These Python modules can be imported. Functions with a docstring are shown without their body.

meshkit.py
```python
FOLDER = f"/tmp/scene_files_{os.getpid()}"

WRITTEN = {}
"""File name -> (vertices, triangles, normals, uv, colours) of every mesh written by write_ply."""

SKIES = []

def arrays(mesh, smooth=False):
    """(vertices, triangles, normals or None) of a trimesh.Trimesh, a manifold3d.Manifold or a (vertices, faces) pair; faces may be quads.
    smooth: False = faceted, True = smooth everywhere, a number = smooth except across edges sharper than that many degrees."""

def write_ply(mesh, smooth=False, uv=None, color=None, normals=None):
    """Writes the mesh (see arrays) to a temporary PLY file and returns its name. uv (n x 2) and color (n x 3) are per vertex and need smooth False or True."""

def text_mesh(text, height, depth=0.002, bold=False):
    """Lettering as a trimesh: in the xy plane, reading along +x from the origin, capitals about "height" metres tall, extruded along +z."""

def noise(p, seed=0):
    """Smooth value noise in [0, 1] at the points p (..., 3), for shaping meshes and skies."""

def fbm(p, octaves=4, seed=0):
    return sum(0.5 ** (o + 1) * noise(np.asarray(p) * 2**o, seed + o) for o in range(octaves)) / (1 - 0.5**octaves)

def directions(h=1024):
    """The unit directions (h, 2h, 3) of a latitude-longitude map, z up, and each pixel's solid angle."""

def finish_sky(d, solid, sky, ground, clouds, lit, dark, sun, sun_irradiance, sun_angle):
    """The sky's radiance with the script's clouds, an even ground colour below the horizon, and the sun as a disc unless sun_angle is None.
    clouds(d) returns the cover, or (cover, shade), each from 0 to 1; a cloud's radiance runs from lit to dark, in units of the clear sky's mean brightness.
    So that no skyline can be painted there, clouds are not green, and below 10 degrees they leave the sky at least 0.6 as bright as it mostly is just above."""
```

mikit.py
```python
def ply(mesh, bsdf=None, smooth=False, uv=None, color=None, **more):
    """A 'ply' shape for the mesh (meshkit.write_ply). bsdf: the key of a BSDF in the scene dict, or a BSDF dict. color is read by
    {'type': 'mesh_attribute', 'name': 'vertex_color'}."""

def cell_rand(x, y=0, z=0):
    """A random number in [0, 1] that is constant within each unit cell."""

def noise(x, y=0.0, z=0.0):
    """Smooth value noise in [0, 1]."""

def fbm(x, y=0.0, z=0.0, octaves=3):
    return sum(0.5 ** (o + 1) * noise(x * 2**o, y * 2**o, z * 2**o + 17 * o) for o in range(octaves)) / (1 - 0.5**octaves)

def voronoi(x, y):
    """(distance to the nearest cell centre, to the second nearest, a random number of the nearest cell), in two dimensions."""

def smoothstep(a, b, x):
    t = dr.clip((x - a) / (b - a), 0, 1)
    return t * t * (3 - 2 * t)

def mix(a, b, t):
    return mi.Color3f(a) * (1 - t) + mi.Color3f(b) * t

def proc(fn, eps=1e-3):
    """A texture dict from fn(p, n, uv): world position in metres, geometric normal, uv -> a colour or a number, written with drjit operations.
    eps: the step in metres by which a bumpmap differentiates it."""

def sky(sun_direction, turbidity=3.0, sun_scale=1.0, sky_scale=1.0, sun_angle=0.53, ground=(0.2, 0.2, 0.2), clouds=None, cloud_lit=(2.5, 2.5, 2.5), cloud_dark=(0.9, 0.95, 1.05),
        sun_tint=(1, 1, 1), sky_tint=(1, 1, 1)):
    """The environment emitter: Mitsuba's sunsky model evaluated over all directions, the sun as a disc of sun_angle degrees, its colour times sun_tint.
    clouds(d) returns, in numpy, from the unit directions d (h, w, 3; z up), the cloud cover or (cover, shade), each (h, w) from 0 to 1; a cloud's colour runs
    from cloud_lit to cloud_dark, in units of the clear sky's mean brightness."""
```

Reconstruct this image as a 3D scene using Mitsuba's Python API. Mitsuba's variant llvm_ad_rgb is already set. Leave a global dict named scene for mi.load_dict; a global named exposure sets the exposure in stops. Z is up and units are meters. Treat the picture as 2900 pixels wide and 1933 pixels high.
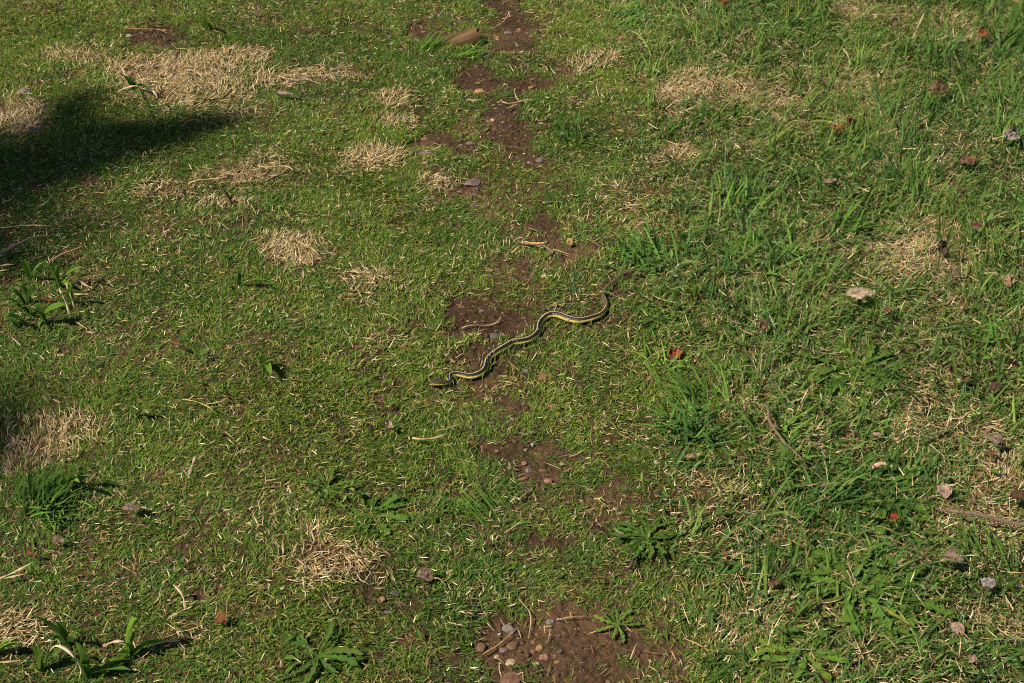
"""A garter snake crossing a worn trail in a spring lawn. All positions are in metres; x right, y away from the viewer, z up."""
import math
import numpy as np
import trimesh
import drjit as dr
import mitsuba as mi
import meshkit
import mikit
from scipy.ndimage import map_coordinates
from scipy.interpolate import CubicSpline
from scipy.spatial import cKDTree

T = mi.ScalarTransform4f
scene, labels = {}, {}
# --- camera numbers
CAM_H, CAM_PITCH, CAM_FOV = 1.6, 38.0, 40.0
# --- end
cp, sp = math.cos(math.radians(CAM_PITCH)), math.sin(math.radians(CAM_PITCH))
scene['camera'] = {'type': 'thinlens', 'fov': CAM_FOV, 'fov_axis': 'x', 'near_clip': 0.02, 'far_clip': 400.0, 'aperture_radius': 0.0016, 'focus_distance': 2.5,
                   'to_world': T().look_at(origin=[0, 0, CAM_H], target=[0, cp, CAM_H - sp], up=[0, 0, 1])}
SUN_EL = 50.0
SUN = np.array([-0.88, -0.46, 0.0]); SUN /= np.linalg.norm(SUN)
SUN = np.array([*(SUN[:2] * math.cos(math.radians(SUN_EL))), math.sin(math.radians(SUN_EL))])
scene['sky'] = mikit.sky(SUN.tolist(), turbidity=3.0, sky_scale=0.48, sky_tint=(1.12, 1.0, 0.80))
exposure = 2.55

rng = np.random.default_rng(7)

# ---------------------------------------------------------------- helpers
# --- terrain
def ground_height(x, y):
    p = np.stack([x, y, np.zeros_like(x)], -1)
    h = (meshkit.fbm(p * 2.2 + 31.0, 3, 5) - 0.5) * 0.030 + (meshkit.fbm(p * 9.0 + 7.0, 2, 9) - 0.5) * 0.010
    trail = np.exp(-((x - 0.10 - 0.05 * np.sin(y * 2.3)) / 0.32) ** 2)
    return h - 0.014 * trail
# --- end


def gz(x, y):
    return float(ground_height(np.array([x]), np.array([y]))[0])


def sm(a, b, x):
    t = np.clip((x - a) / (b - a), 0, 1)
    return t * t * (3 - 2 * t)


def noise2(x, y, f, seed=0, octaves=2):
    return meshkit.fbm(np.stack([x * f, y * f, np.zeros_like(x)], -1) + 50.0, octaves, seed)


def pick(colors, n, r, weights=None, jitter=0.15):
    """n colours from a palette, each a little lighter or darker."""
    c = np.asarray(colors, float)
    i = r.choice(len(c), n, p=None if weights is None else np.asarray(weights) / np.sum(weights))
    return c[i] * (1 + r.normal(0, jitter, (n, 1)))


def put(key, mesh, bsdf, color=None, smooth=False, **more):
    scene[key] = mikit.ply(mesh, bsdf, smooth=smooth, color=None if color is None else np.clip(color, 0.002, 0.9), **more)


used = {}


def numbered(name):
    used[name] = used.get(name, 0) + 1
    return name if used[name] == 1 else f'{name}_{used[name] - 1:03d}'


def say(key, label, category, group=None, kind=None):
    labels[key] = {'label': label, 'category': category}
    if group:
        labels[key]['group'] = group
    if kind:
        labels[key]['kind'] = kind


def blades(x, y, z0, az, lean, curl, length, width, color, segs=2, tip=None, taper=1.0, twist=None):
    """Many thin grass blades as one (vertices, faces, colours): curved strips that end in a point. lean: angle from upright at the foot; curl: how much it bends more."""
    n = len(x)
    rows = segs + 1
    t = np.linspace(0, 1, rows)
    pos = np.zeros((n, rows, 3))
    pos[:, 0] = np.stack([x, y, z0], -1)
    dh = np.stack([np.cos(az), np.sin(az), np.zeros(n)], -1)
    for k in range(1, rows):
        a = lean + curl * (t[k] + t[k - 1]) / 2
        pos[:, k] = pos[:, k - 1] + (length / segs)[:, None] * (dh * np.sin(a)[:, None] + np.array([0, 0, 1.0]) * np.cos(a)[:, None])
    side = np.stack([-np.sin(az), np.cos(az), np.zeros(n)], -1)
    tw = rng.normal(0, 0.55, n) if twist is None else twist
    a = lean + curl * 0.5
    up = -dh * np.cos(a)[:, None] + np.array([0, 0, 1.0]) * np.sin(a)[:, None]
    side = side * np.cos(tw)[:, None] + up * np.sin(tw)[:, None]
    prof = np.array([0.8 if k == 0 else 1 - taper * max(0, t[k] - 0.3) for k in range(rows)])
    v = np.zeros((n, 2 * segs + 1, 3))
    c = np.zeros((n, 2 * segs + 1, 3))
    tipc = color if tip is None else tip
    for k in range(segs):
        w = (width * prof[k] / 2)[:, None] * side
        v[:, 2 * k], v[:, 2 * k + 1] = pos[:, k] - w, pos[:, k] + w
        c[:, 2 * k] = c[:, 2 * k + 1] = color * (1 - t[k] ** 2) + tipc * t[k] ** 2
    v[:, 2 * segs] = pos[:, segs]
    c[:, 2 * segs] = tipc
    f = []
    for k in range(segs - 1):
        f += [[2 * k, 2 * k + 1, 2 * k + 3], [2 * k, 2 * k + 3, 2 * k + 2]]
    f += [[2 * segs - 2, 2 * segs - 1, 2 * segs]]
    f = np.array(f)
    nv = 2 * segs + 1
    faces = (f[None] + (np.arange(n) * nv)[:, None, None]).reshape(-1, 3)
    return v.reshape(-1, 3), faces, c.reshape(-1, 3)


def joined(parts):
    v, f, c, at = [], [], [], 0
    for a, b, d in parts:
        v.append(a); f.append(b + at); c.append(d); at += len(a)
    return np.vstack(v), np.vstack(f), np.vstack(c)


# ---------------------------------------------------------------- materials
VC = {'type': 'mesh_attribute', 'name': 'vertex_color'}
scene['green_blade'] = {'type': 'principledthin', 'base_color': VC, 'roughness': 0.45, 'diff_trans': 0.75, 'eta': 1.4}
scene['dry_blade'] = {'type': 'principledthin', 'base_color': VC, 'roughness': 0.6, 'diff_trans': 0.4, 'eta': 1.35}
scene['wood_grain'] = {'type': 'twosided', 'bsdf': {'type': 'principled', 'base_color': VC, 'roughness': 0.85, 'specular': 0.25}}
scene['leaf_litter'] = {'type': 'principledthin', 'base_color': VC, 'roughness': 0.7, 'diff_trans': 0.25, 'eta': 1.35}


def stone_bump(p, n, uv):
    return 0.0022 * mikit.fbm(p.x * 260, p.y * 260, p.z * 260, 3)


scene['pebble_skin'] = {'type': 'bumpmap', 'scale': 1.0, 'tex': mikit.proc(stone_bump, eps=4e-4), 'bsdf': {'type': 'principled', 'base_color': VC, 'roughness': 0.7, 'specular': 0.35}}


def soil_color(p, n, uv):
    a = mikit.fbm(p.x * 9, p.y * 9, 0.0, 3)
    b = mikit.fbm(p.x * 160, p.y * 160, 3.0, 3)
    c = mikit.noise(p.x * 420, p.y * 420, 9.0)
    base = mikit.mix([0.032, 0.0185, 0.010], [0.060, 0.036, 0.020], mikit.smoothstep(0.3, 0.7, a))
    base = base * (0.62 + 0.76 * b)
    base = mikit.mix(base, [0.17, 0.12, 0.08], mikit.smoothstep(0.83, 0.95, c) * 0.7)
    return mikit.mix(base, [0.030, 0.026, 0.011], mikit.smoothstep(0.55, 0.75, mikit.fbm(p.x * 23 + 5, p.y * 23, 1.0, 2)) * 0.45)


def soil_bump(p, n, uv):
    return 0.009 * mikit.fbm(p.x * 110, p.y * 110, 0.0, 4)


scene['soil_skin'] = {'type': 'bumpmap', 'scale': 1.0, 'tex': mikit.proc(soil_bump, eps=8e-4), 'bsdf': {'type': 'principled', 'base_color': mikit.proc(soil_color), 'roughness': 0.9, 'specular': 0.2}}
scene['snake_skin'] = {'type': 'principled', 'base_color': VC, 'roughness': 0.48, 'specular': 0.28}
scene['eye_gloss'] = {'type': 'principled', 'base_color': {'type': 'rgb', 'value': [0.012, 0.010, 0.008]}, 'roughness': 0.12, 'specular': 0.6}

# ---------------------------------------------------------------- where the lawn is worn, dry or coarse: (x, y, half width, half depth, strength)
DIRT = [(-0.007146, 3.5441, 0.04923, 0.06896, 1.0000), (0.006716, 3.4064, 0.05931, 0.08576, 1.0000), (-0.009007, 3.3070, 0.05124, 0.0625, 1.0000), (-0.1981, 3.3572, 0.0516, 0.04852, 1.0000), (-0.1524, 3.3376, 0.03344, 0.03187, 0.9), (-0.06391, 3.2574, 0.0308, 0.04076, 0.9), (-0.07339, 3.1650, 0.02587, 0.0706, 0.95), (-0.08587, 3.0848, 0.0551, 0.0482, 1.0000), (-0.01166, 3.0540, 0.07382, 0.0416, 1.0000), (0.05169, 3.0748, 0.06352, 0.03517, 0.9), (0.1173, 3.1563, 0.03888, 0.0409, 0.7),
        (-0.02691, 2.9714, 0.04746, 0.04697, 0.8), (-0.01428, 2.8971, 0.04461, 0.06055, 1.0000), (-0.02602, 2.8301, 0.03989, 0.03848, 0.95), (0.01382, 2.8157, 0.03787, 0.03473, 0.9), (-0.1746, 2.8047, 0.05149, 0.0362, 1.0000), (-0.1143, 2.7764, 0.03945, 0.03381, 0.85), (0.02144, 2.7539, 0.02353, 0.03786, 0.9), (0.04754, 2.7241, 0.0292, 0.02184, 0.8),
        (-0.07921, 2.6049, 0.02634, 0.03958, 0.8), (0.07425, 2.5988, 0.0225, 0.01929, 0.7), (-0.08835, 2.5120, 0.01846, 0.02188, 0.7), (0.05819, 2.4747, 0.02183, 0.04512, 0.75), (0.07423, 2.3735, 0.04603, 0.03298, 0.95), (0.03385, 2.3138, 0.02787, 0.03578, 1.0000), (0.1072, 2.3530, 0.02983, 0.02873, 0.85), (0.05063, 2.2689, 0.02413, 0.02351, 0.8), (0.07563, 2.4389, 0.01977, 0.0323, 0.7),
        (-0.06278, 2.1242, 0.06105, 0.04491, 1.0000), (-0.08823, 2.1544, 0.03816, 0.0265, 0.85), (-0.103, 2.0954, 0.02926, 0.02564, 0.9), (-0.005014, 2.1110, 0.04442, 0.0313, 0.95), (0.01985, 2.1448, 0.02657, 0.01945, 0.7), (-0.05528, 2.1730, 0.0301, 0.01737, 0.7),
        (-0.05297, 2.0269, 0.03525, 0.02647, 0.7), (0.011, 1.9813, 0.05546, 0.02294, 0.9), (-0.05597, 1.9638, 0.0315, 0.01498, 0.8), (0.05868, 1.9919, 0.03486, 0.02101, 0.75), (-0.02826, 1.9446, 0.02349, 0.0134, 0.7), (0.1348, 2.1140, 0.02471, 0.01483, 0.6), (-0.02003, 1.8807, 0.02763, 0.0387, 0.6), (-0.06208, 1.8709, 0.01532, 0.02992, 0.5),
        (0.002906, 1.7821, 0.06241, 0.02705, 0.95), (-0.04888, 1.7643, 0.0355, 0.02019, 0.8), (0.04338, 1.7524, 0.04116, 0.02903, 1.0000), (0.08411, 1.7615, 0.04411, 0.01758, 0.8), (0.03547, 1.7077, 0.03337, 0.02008, 0.9), (0.1353, 1.7530, 0.03217, 0.01265, 0.6), (0.1684, 1.6910, 0.03427, 0.02453, 0.7), (0.1866, 1.6413, 0.03092, 0.02256, 0.65), (-0.05457, 1.6753, 0.03586, 0.01749, 0.55), (-0.09694, 1.6575, 0.02844, 0.0157, 0.5), (0.009967, 1.6747, 0.01864, 0.01711, 0.6), (0.1154, 1.7122, 0.03607, 0.0173, 0.5),
        (0.04252, 1.5552, 0.03706, 0.02516, 1.0000), (0.0164, 1.5510, 0.02466, 0.01718, 0.8), (0.06857, 1.5812, 0.02773, 0.01393, 0.6), (0.002717, 1.5914, 0.0167, 0.0131, 0.55), (0.2038, 1.4942, 0.03464, 0.01614, 0.7), (0.1882, 1.4631, 0.02908, 0.01432, 0.6),
        (-0.1798, 1.4198, 0.03641, 0.01859, 1.0000), (-0.2068, 1.4331, 0.0196, 0.01218, 0.8), (-0.1649, 1.4426, 0.02221, 0.01093, 0.7), (-0.2905, 1.5144, 0.02946, 0.01952, 0.85), (-0.3091, 1.5314, 0.02151, 0.018, 0.7), (-0.2498, 1.4743, 0.02251, 0.0129, 0.6),
        (-0.03642, 1.4068, 0.02856, 0.01969, 0.9), (-0.007114, 1.3737, 0.04873, 0.02511, 1.0000), (0.05394, 1.3813, 0.0449, 0.02059, 0.95), (0.1124, 1.3972, 0.03884, 0.01555, 0.85), (0.002466, 1.3332, 0.04921, 0.02767, 1.0000), (0.07202, 1.3391, 0.0568, 0.02714, 1.0000), (0.1419, 1.3457, 0.05086, 0.02294, 0.9), (0.1849, 1.3268, 0.04425, 0.01847, 0.8), (-0.01618, 1.2880, 0.03721, 0.02423, 1.0000), (0.05215, 1.2934, 0.04958, 0.02154, 0.95), (0.1266, 1.2918, 0.04362, 0.01651, 0.8), (0.2289, 1.3242, 0.03111, 0.01369, 0.6), (0.1005, 1.4232, 0.03918, 0.0122, 0.7), (0.1778, 1.4065, 0.03877, 0.0137, 0.65), (0.2786, 1.3216, 0.02486, 0.01212, 0.5), (0.03287, 1.2464, 0.09166, 0.03053, 0.95),
        (-0.9264, 3.3551, 0.05821, 0.05583, 1.0000), (-0.8751, 3.3202, 0.05743, 0.0523, 1.0000), (-0.9274, 3.2912, 0.04369, 0.0283, 0.8), (-0.8541, 3.3783, 0.04218, 0.02901, 0.7), (-0.9501, 3.2430, 0.03232, 0.02003, 0.6), (-0.6084, 3.4022, 0.04427, 0.03328, 0.55), (-0.3915, 3.3848, 0.01586, 0.01167, 0.4), (-1.0760, 3.2002, 0.04685, 0.03606, 0.6), (-0.623, 2.5255, 0.03387, 0.02071, 0.6), (0.2945, 2.0160, 0.01913, 0.01898, 0.8), (-0.8242, 1.7754, 0.03689, 0.02859, 0.6), (-0.9856, 2.2560, 0.02966, 0.01855, 0.6), (0.2707, 1.9673, 0.02347, 0.01153, 0.5), (0.3479, 1.7537, 0.01449, 0.009125, 0.5),
        (-0.02499, 2.6647, 0.1053, 0.2589, 0.46), (0.02045, 2.2543, 0.09443, 0.1733, 0.46), (-0.004745, 1.9267, 0.08571, 0.1275, 0.45), (0.06669, 1.6484, 0.1199, 0.1259, 0.44), (0.1012, 1.4408, 0.1314, 0.1356, 0.46), (0.004007, 2.9501, 0.1237, 0.2079, 0.4), (0.02649, 3.2885, 0.1226, 0.2324, 0.4),
        (0.02304, 3.7359, 0.07317, 0.1631, 1.0000), (0.04374, 4.0346, 0.09045, 0.2358, 1.0000)]
DRY = [(-0.7856, 3.0630, 0.1994, 0.1563, 0.42), (-0.5483, 2.6486, 0.1224, 0.08176, 0.34), (-0.6286, 2.9271, 0.1221, 0.06689, 0.3), (-0.3056, 2.7083, 0.08628, 0.05936, 0.3), (-0.4362, 2.3493, 0.09783, 0.07231, 0.34), (-0.2663, 1.5064, 0.08702, 0.06488, 0.36), (-0.2676, 2.2202, 0.1016, 0.07239, 0.25), (0.5192, 2.9750, 0.1459, 0.1247, 0.5), (0.7855, 2.3165, 0.1236, 0.128, 0.4), (0.7343, 1.6000, 0.08529, 0.08659, 0.5),
       (-0.9028, 3.1171, 0.08925, 0.0643, 0.95), (-0.7896, 3.1434, 0.09573, 0.06472, 1.0000), (-0.7127, 3.1978, 0.08297, 0.04468, 0.95), (-0.6422, 3.2381, 0.0399, 0.02608, 0.8), (-0.7806, 3.0350, 0.1141, 0.06613, 0.8), (-0.6808, 2.9960, 0.06236, 0.04844, 0.6), (-0.6321, 2.9498, 0.05057, 0.0579, 0.5), (-0.5174, 3.1073, 0.09663, 0.04567, 0.85), (-0.5564, 3.0797, 0.05327, 0.0375, 0.8), (-0.4208, 3.1012, 0.06294, 0.02198, 0.5), (-1.0942, 3.2085, 0.06376, 0.04685, 0.75), (-1.1710, 2.9077, 0.0611, 0.07902, 0.9), (-1.1656, 3.0116, 0.02353, 0.02215, 0.5),
       (-0.5497, 2.6582, 0.06553, 0.04966, 0.8), (-0.6204, 2.6241, 0.05662, 0.03256, 0.75), (-0.7351, 2.5819, 0.07453, 0.03386, 0.65), (-0.517, 2.6986, 0.03829, 0.04613, 0.6), (-0.6413, 2.5239, 0.0565, 0.02872, 0.8), (-0.7776, 2.6076, 0.03766, 0.02853, 0.5), (-0.3147, 2.7249, 0.05787, 0.04041, 1.0000), (-0.3336, 2.6973, 0.03839, 0.02491, 0.8), (-0.4476, 2.3565, 0.05868, 0.04476, 1.0000), (-0.4153, 2.3208, 0.03569, 0.0256, 0.9), (-0.494, 2.3890, 0.03179, 0.02167, 0.7), (-0.2784, 2.2497, 0.05152, 0.03512, 0.65), (-0.2914, 2.2000, 0.03392, 0.02857, 0.6), (-0.1572, 2.6231, 0.04739, 0.02741, 0.65), (-0.2866, 2.9980, 0.0375, 0.03443, 0.65), (-0.269, 2.8844, 0.06074, 0.02751, 0.6),
       (0.4709, 3.0049, 0.08741, 0.07809, 1.0000), (0.5598, 2.9683, 0.07251, 0.05395, 0.95), (0.426, 3.0714, 0.04172, 0.05316, 0.7), (0.6458, 2.9917, 0.05195, 0.05297, 0.7), (0.3741, 2.7414, 0.04772, 0.03857, 0.9), (0.4296, 2.9062, 0.06128, 0.02407, 0.8), (0.1774, 3.1791, 0.03868, 0.04415, 0.7), (0.2226, 3.2190, 0.0326, 0.03283, 0.6), (0.8234, 3.0522, 0.09369, 0.08936, 0.6), (0.9442, 3.4498, 0.0912, 0.06912, 0.7), (1.1541, 3.3724, 0.08189, 0.09762, 0.55), (0.9531, 2.7655, 0.08815, 0.1045, 0.45), (0.5112, 2.7512, 0.05857, 0.04012, 0.5),
       (0.7681, 2.3166, 0.07855, 0.0746, 0.85), (0.8318, 2.3654, 0.05456, 0.08445, 0.7), (0.7171, 2.3650, 0.04424, 0.0512, 0.6), (0.8422, 2.1579, 0.0491, 0.05188, 0.5), (0.6023, 2.3637, 0.03491, 0.04001, 0.5), (0.7515, 1.9098, 0.0622, 0.06903, 0.6), (0.6861, 1.8257, 0.05326, 0.04655, 0.7), (0.7882, 1.8140, 0.04564, 0.07009, 0.6), (0.7587, 1.6117, 0.0496, 0.05662, 0.95), (0.6993, 1.5995, 0.04234, 0.03423, 0.8), (0.8139, 1.6880, 0.02941, 0.04938, 0.8), (0.705, 1.5134, 0.04088, 0.02841, 0.7), (0.4837, 1.7806, 0.04438, 0.02685, 0.5), (0.7396, 1.3732, 0.026, 0.04179, 0.9), (0.6532, 1.3880, 0.04585, 0.02066, 0.55), (0.6203, 1.5003, 0.04163, 0.02044, 0.55), (0.3744, 1.3818, 0.0443, 0.0251, 0.5), (0.3302, 1.3346, 0.0373, 0.01851, 0.5), (0.4742, 1.2994, 0.04377, 0.01733, 0.5), (0.2959, 1.6769, 0.03511, 0.01721, 0.5), (0.3712, 1.6534, 0.03545, 0.01625, 0.5), (0.4182, 1.5431, 0.04067, 0.01894, 0.55),
       (-0.2745, 1.5223, 0.04844, 0.0271, 1.0000), (-0.2702, 1.4787, 0.05308, 0.02599, 1.0000), (-0.2386, 1.4973, 0.03333, 0.03132, 1.0000), (-0.3006, 1.4544, 0.0328, 0.0148, 0.85), (-0.302, 1.5596, 0.02437, 0.01541, 0.8), (-0.2141, 1.5264, 0.02417, 0.01913, 0.8), (-0.1966, 1.4714, 0.02644, 0.01098, 0.7), (-0.3597, 1.5034, 0.02671, 0.01385, 0.5),
       (-0.758, 1.8071, 0.0604, 0.02745, 0.7), (-0.7829, 1.7585, 0.05977, 0.04514, 0.8), (-0.8327, 1.8075, 0.04495, 0.02551, 0.6), (-0.7063, 1.7781, 0.0305, 0.02291, 0.5), (-0.7102, 1.3594, 0.05739, 0.04075, 0.6), (-0.4759, 1.3369, 0.0374, 0.02432, 0.45), (-0.5517, 1.3070, 0.03801, 0.02105, 0.4), (-0.4562, 1.7868, 0.05898, 0.05543, 0.25), (-0.3716, 1.5962, 0.06173, 0.06124, 0.3), (-0.237, 2.0299, 0.05582, 0.05052, 0.3), (-0.7987, 2.2089, 0.05123, 0.02981, 0.4), (-0.8326, 2.2423, 0.03576, 0.01554, 0.4), (0.2422, 1.8043, 0.05197, 0.0231, 0.4), (0.2459, 2.5639, 0.05568, 0.05481, 0.4), (0.2913, 2.4358, 0.04477, 0.03449, 0.5), (0.1497, 3.0046, 0.04142, 0.04116, 0.4), (-0.6611, 3.4544, 0.06776, 0.05831, 0.3), (-0.199, 2.5173, 0.03688, 0.03646, 0.3)]
SHADY_WEED = [(0.145, 2.8691, 0.04631, 0.03458, 0.7), (0.4895, 2.8973, 0.06646, 0.04788, 1.0000), (0.5925, 2.9059, 0.05009, 0.04259, 0.8), (0.7083, 2.7309, 0.06579, 0.05427, 0.8), (0.6445, 2.6107, 0.06555, 0.05458, 0.6), (0.2826, 2.3287, 0.0694, 0.06059, 0.7), (0.3992, 2.2778, 0.05225, 0.08974, 0.5), (0.2762, 2.1376, 0.0376, 0.02898, 0.9), (0.4412, 1.6947, 0.04992, 0.03213, 0.7), (0.6031, 1.6763, 0.06534, 0.04649, 1.0000), (0.6061, 1.6219, 0.05716, 0.04885, 1.0000), (0.5242, 1.4290, 0.07272, 0.04344, 1.0000), (0.4663, 1.3960, 0.04507, 0.02656, 0.8), (0.2205, 1.5380, 0.0475, 0.04101, 0.9), (0.2583, 1.5054, 0.03349, 0.0198, 0.6), (-0.2278, 1.6082, 0.04883, 0.02658, 0.8), (-0.2926, 1.6321, 0.03471, 0.02594, 0.7), (-0.2782, 1.3111, 0.04313, 0.02656, 0.6), (-0.3066, 1.3957, 0.03206, 0.02133, 0.5), (0.6616, 1.9271, 0.06375, 0.06144, 0.8), (0.6054, 1.9160, 0.04594, 0.03503, 0.7), (0.8738, 2.0839, 0.04736, 0.05141, 0.6), (0.9715, 2.3623, 0.0439, 0.07685, 0.6), (1.1226, 3.2399, 0.05425, 0.08861, 0.6), (0.5822, 1.3647, 0.03964, 0.01984, 0.7), (0.4146, 1.3545, 0.05012, 0.03286, 0.8), (0.6636, 1.3056, 0.04458, 0.02389, 0.7), (0.495, 1.3450, 0.03835, 0.02451, 0.5), (0.6234, 2.0999, 0.04802, 0.03823, 0.6), (0.4773, 2.1608, 0.04917, 0.05329, 0.4), (-0.5332, 1.5692, 0.04291, 0.02317, 0.35), (-0.1162, 1.6114, 0.04186, 0.02605, 0.35), (1.1284, 2.8304, 0.04228, 0.1248, 0.6), (0.5904, 3.3715, 0.06729, 0.1075, 0.3)]
LUSH = [(-1.0352, 2.9644, 0.1177, 0.08394, 0.8), (-0.8599, 2.7736, 0.1748, 0.115, 0.7), (-0.4004, 2.6896, 0.09637, 0.0747, 0.4), (-0.2311, 3.1345, 0.08525, 0.0887, 0.5), (-0.3223, 2.5628, 0.111, 0.1055, 0.6), (-0.5312, 2.2825, 0.08536, 0.08757, 0.3), (-0.2137, 2.7951, 0.06924, 0.07779, 0.6), (-0.04468, 2.7149, 0.05816, 0.06224, 0.6), (0.09352, 2.8204, 0.07984, 0.07753, 0.5), (-0.1735, 2.3752, 0.1062, 0.1006, 0.5), (-0.7054, 2.2501, 0.17, 0.1195, 0.3), (-0.446, 1.9256, 0.09318, 0.06881, 0.4), (-1.1643, 3.2715, 0.1722, 0.1495, 0.6), (-0.2471, 3.2295, 0.09804, 0.07712, 0.6), (-0.1571, 1.7184, 0.0579, 0.05446, 0.3), (-0.1744, 1.5390, 0.04755, 0.03888, 0.4), (-0.1251, 1.3671, 0.05726, 0.04992, 0.6), (-0.3554, 1.3771, 0.07634, 0.05204, 0.3), (-0.6638, 1.8565, 0.09187, 0.07109, 0.3)]

# fields on a 5 mm raster
X0, X1, Y0, Y1, STEP = -1.85, 1.85, 0.75, 4.25, 0.005
gx, gy = np.meshgrid(np.arange(X0, X1, STEP), np.arange(Y0, Y1, STEP), indexing='ij')


def field(blobs, ragged, soft):
    wob = (noise2(gx, gy, 11.0, 3, 3) - 0.5) * ragged * 2 + (noise2(gx, gy, 45.0, 8, 2) - 0.5) * ragged
    out = np.zeros_like(gx)
    for x, y, rx, ry, s in blobs:
        i0, i1 = np.searchsorted(gx[:, 0], [x - 2.2 * rx, x + 2.2 * rx]); j0, j1 = np.searchsorted(gy[0], [y - 2.2 * ry, y + 2.2 * ry])
        w = np.s_[i0:i1, j0:j1]
        if i1 <= i0 or j1 <= j0:
            continue
        d = np.hypot((gx[w] - x) / rx, (gy[w] - y) / ry) + wob[w]
        a = s * (1 - sm(1.1 - soft, 1.25 + soft, d))
        out[w] = np.maximum(out[w], a)
    return out


F_dirt = field(DIRT, 0.75, 0.35)
F_dry = field(DRY, 0.75, 0.65)
F_dry = np.maximum(F_dry, 0.22 * sm(0.50, 0.78, noise2(gx, gy, 5.5, 71, 3)))
F_weed = field(SHADY_WEED, 0.8, 0.5)
F_lush = field(LUSH, 0.6, 0.7)
EDGE = np.array([(0.1882, 3.7482), (0.2635, 3.5648), (0.2777, 3.0582), (0.2517, 2.6545), (0.2241, 2.3687), (0.3198, 2.1643), (0.3332, 1.9648), (0.2719, 1.8029), (0.2124, 1.6093), (0.1849, 1.5131), (0.2472, 1.3874), (0.3109, 1.2763), (0.3158, 1.2173)])
edge_x = np.interp(gy, EDGE[::-1, 1], EDGE[::-1, 0])
F_coarse = sm(-0.08, 0.22, gx - edge_x + (noise2(gx, gy, 6.0, 21, 3) - 0.5) * 0.35)
F_height = ground_height(gx, gy)


def at(F, x, y):
    return map_coordinates(F, [(x - X0) / STEP, (y - Y0) / STEP], order=1, mode='nearest')


def near_view(x, y, margin=0.14):
    """The ground within about a step of the snake and the trail's stretch around it, where the grass is densest."""
    half = 0.34 + 0.305 * y + margin
    return (np.abs(x) < half) & (y > 1.12 - margin * 0.5) & (y < 3.75 + margin)


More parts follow.
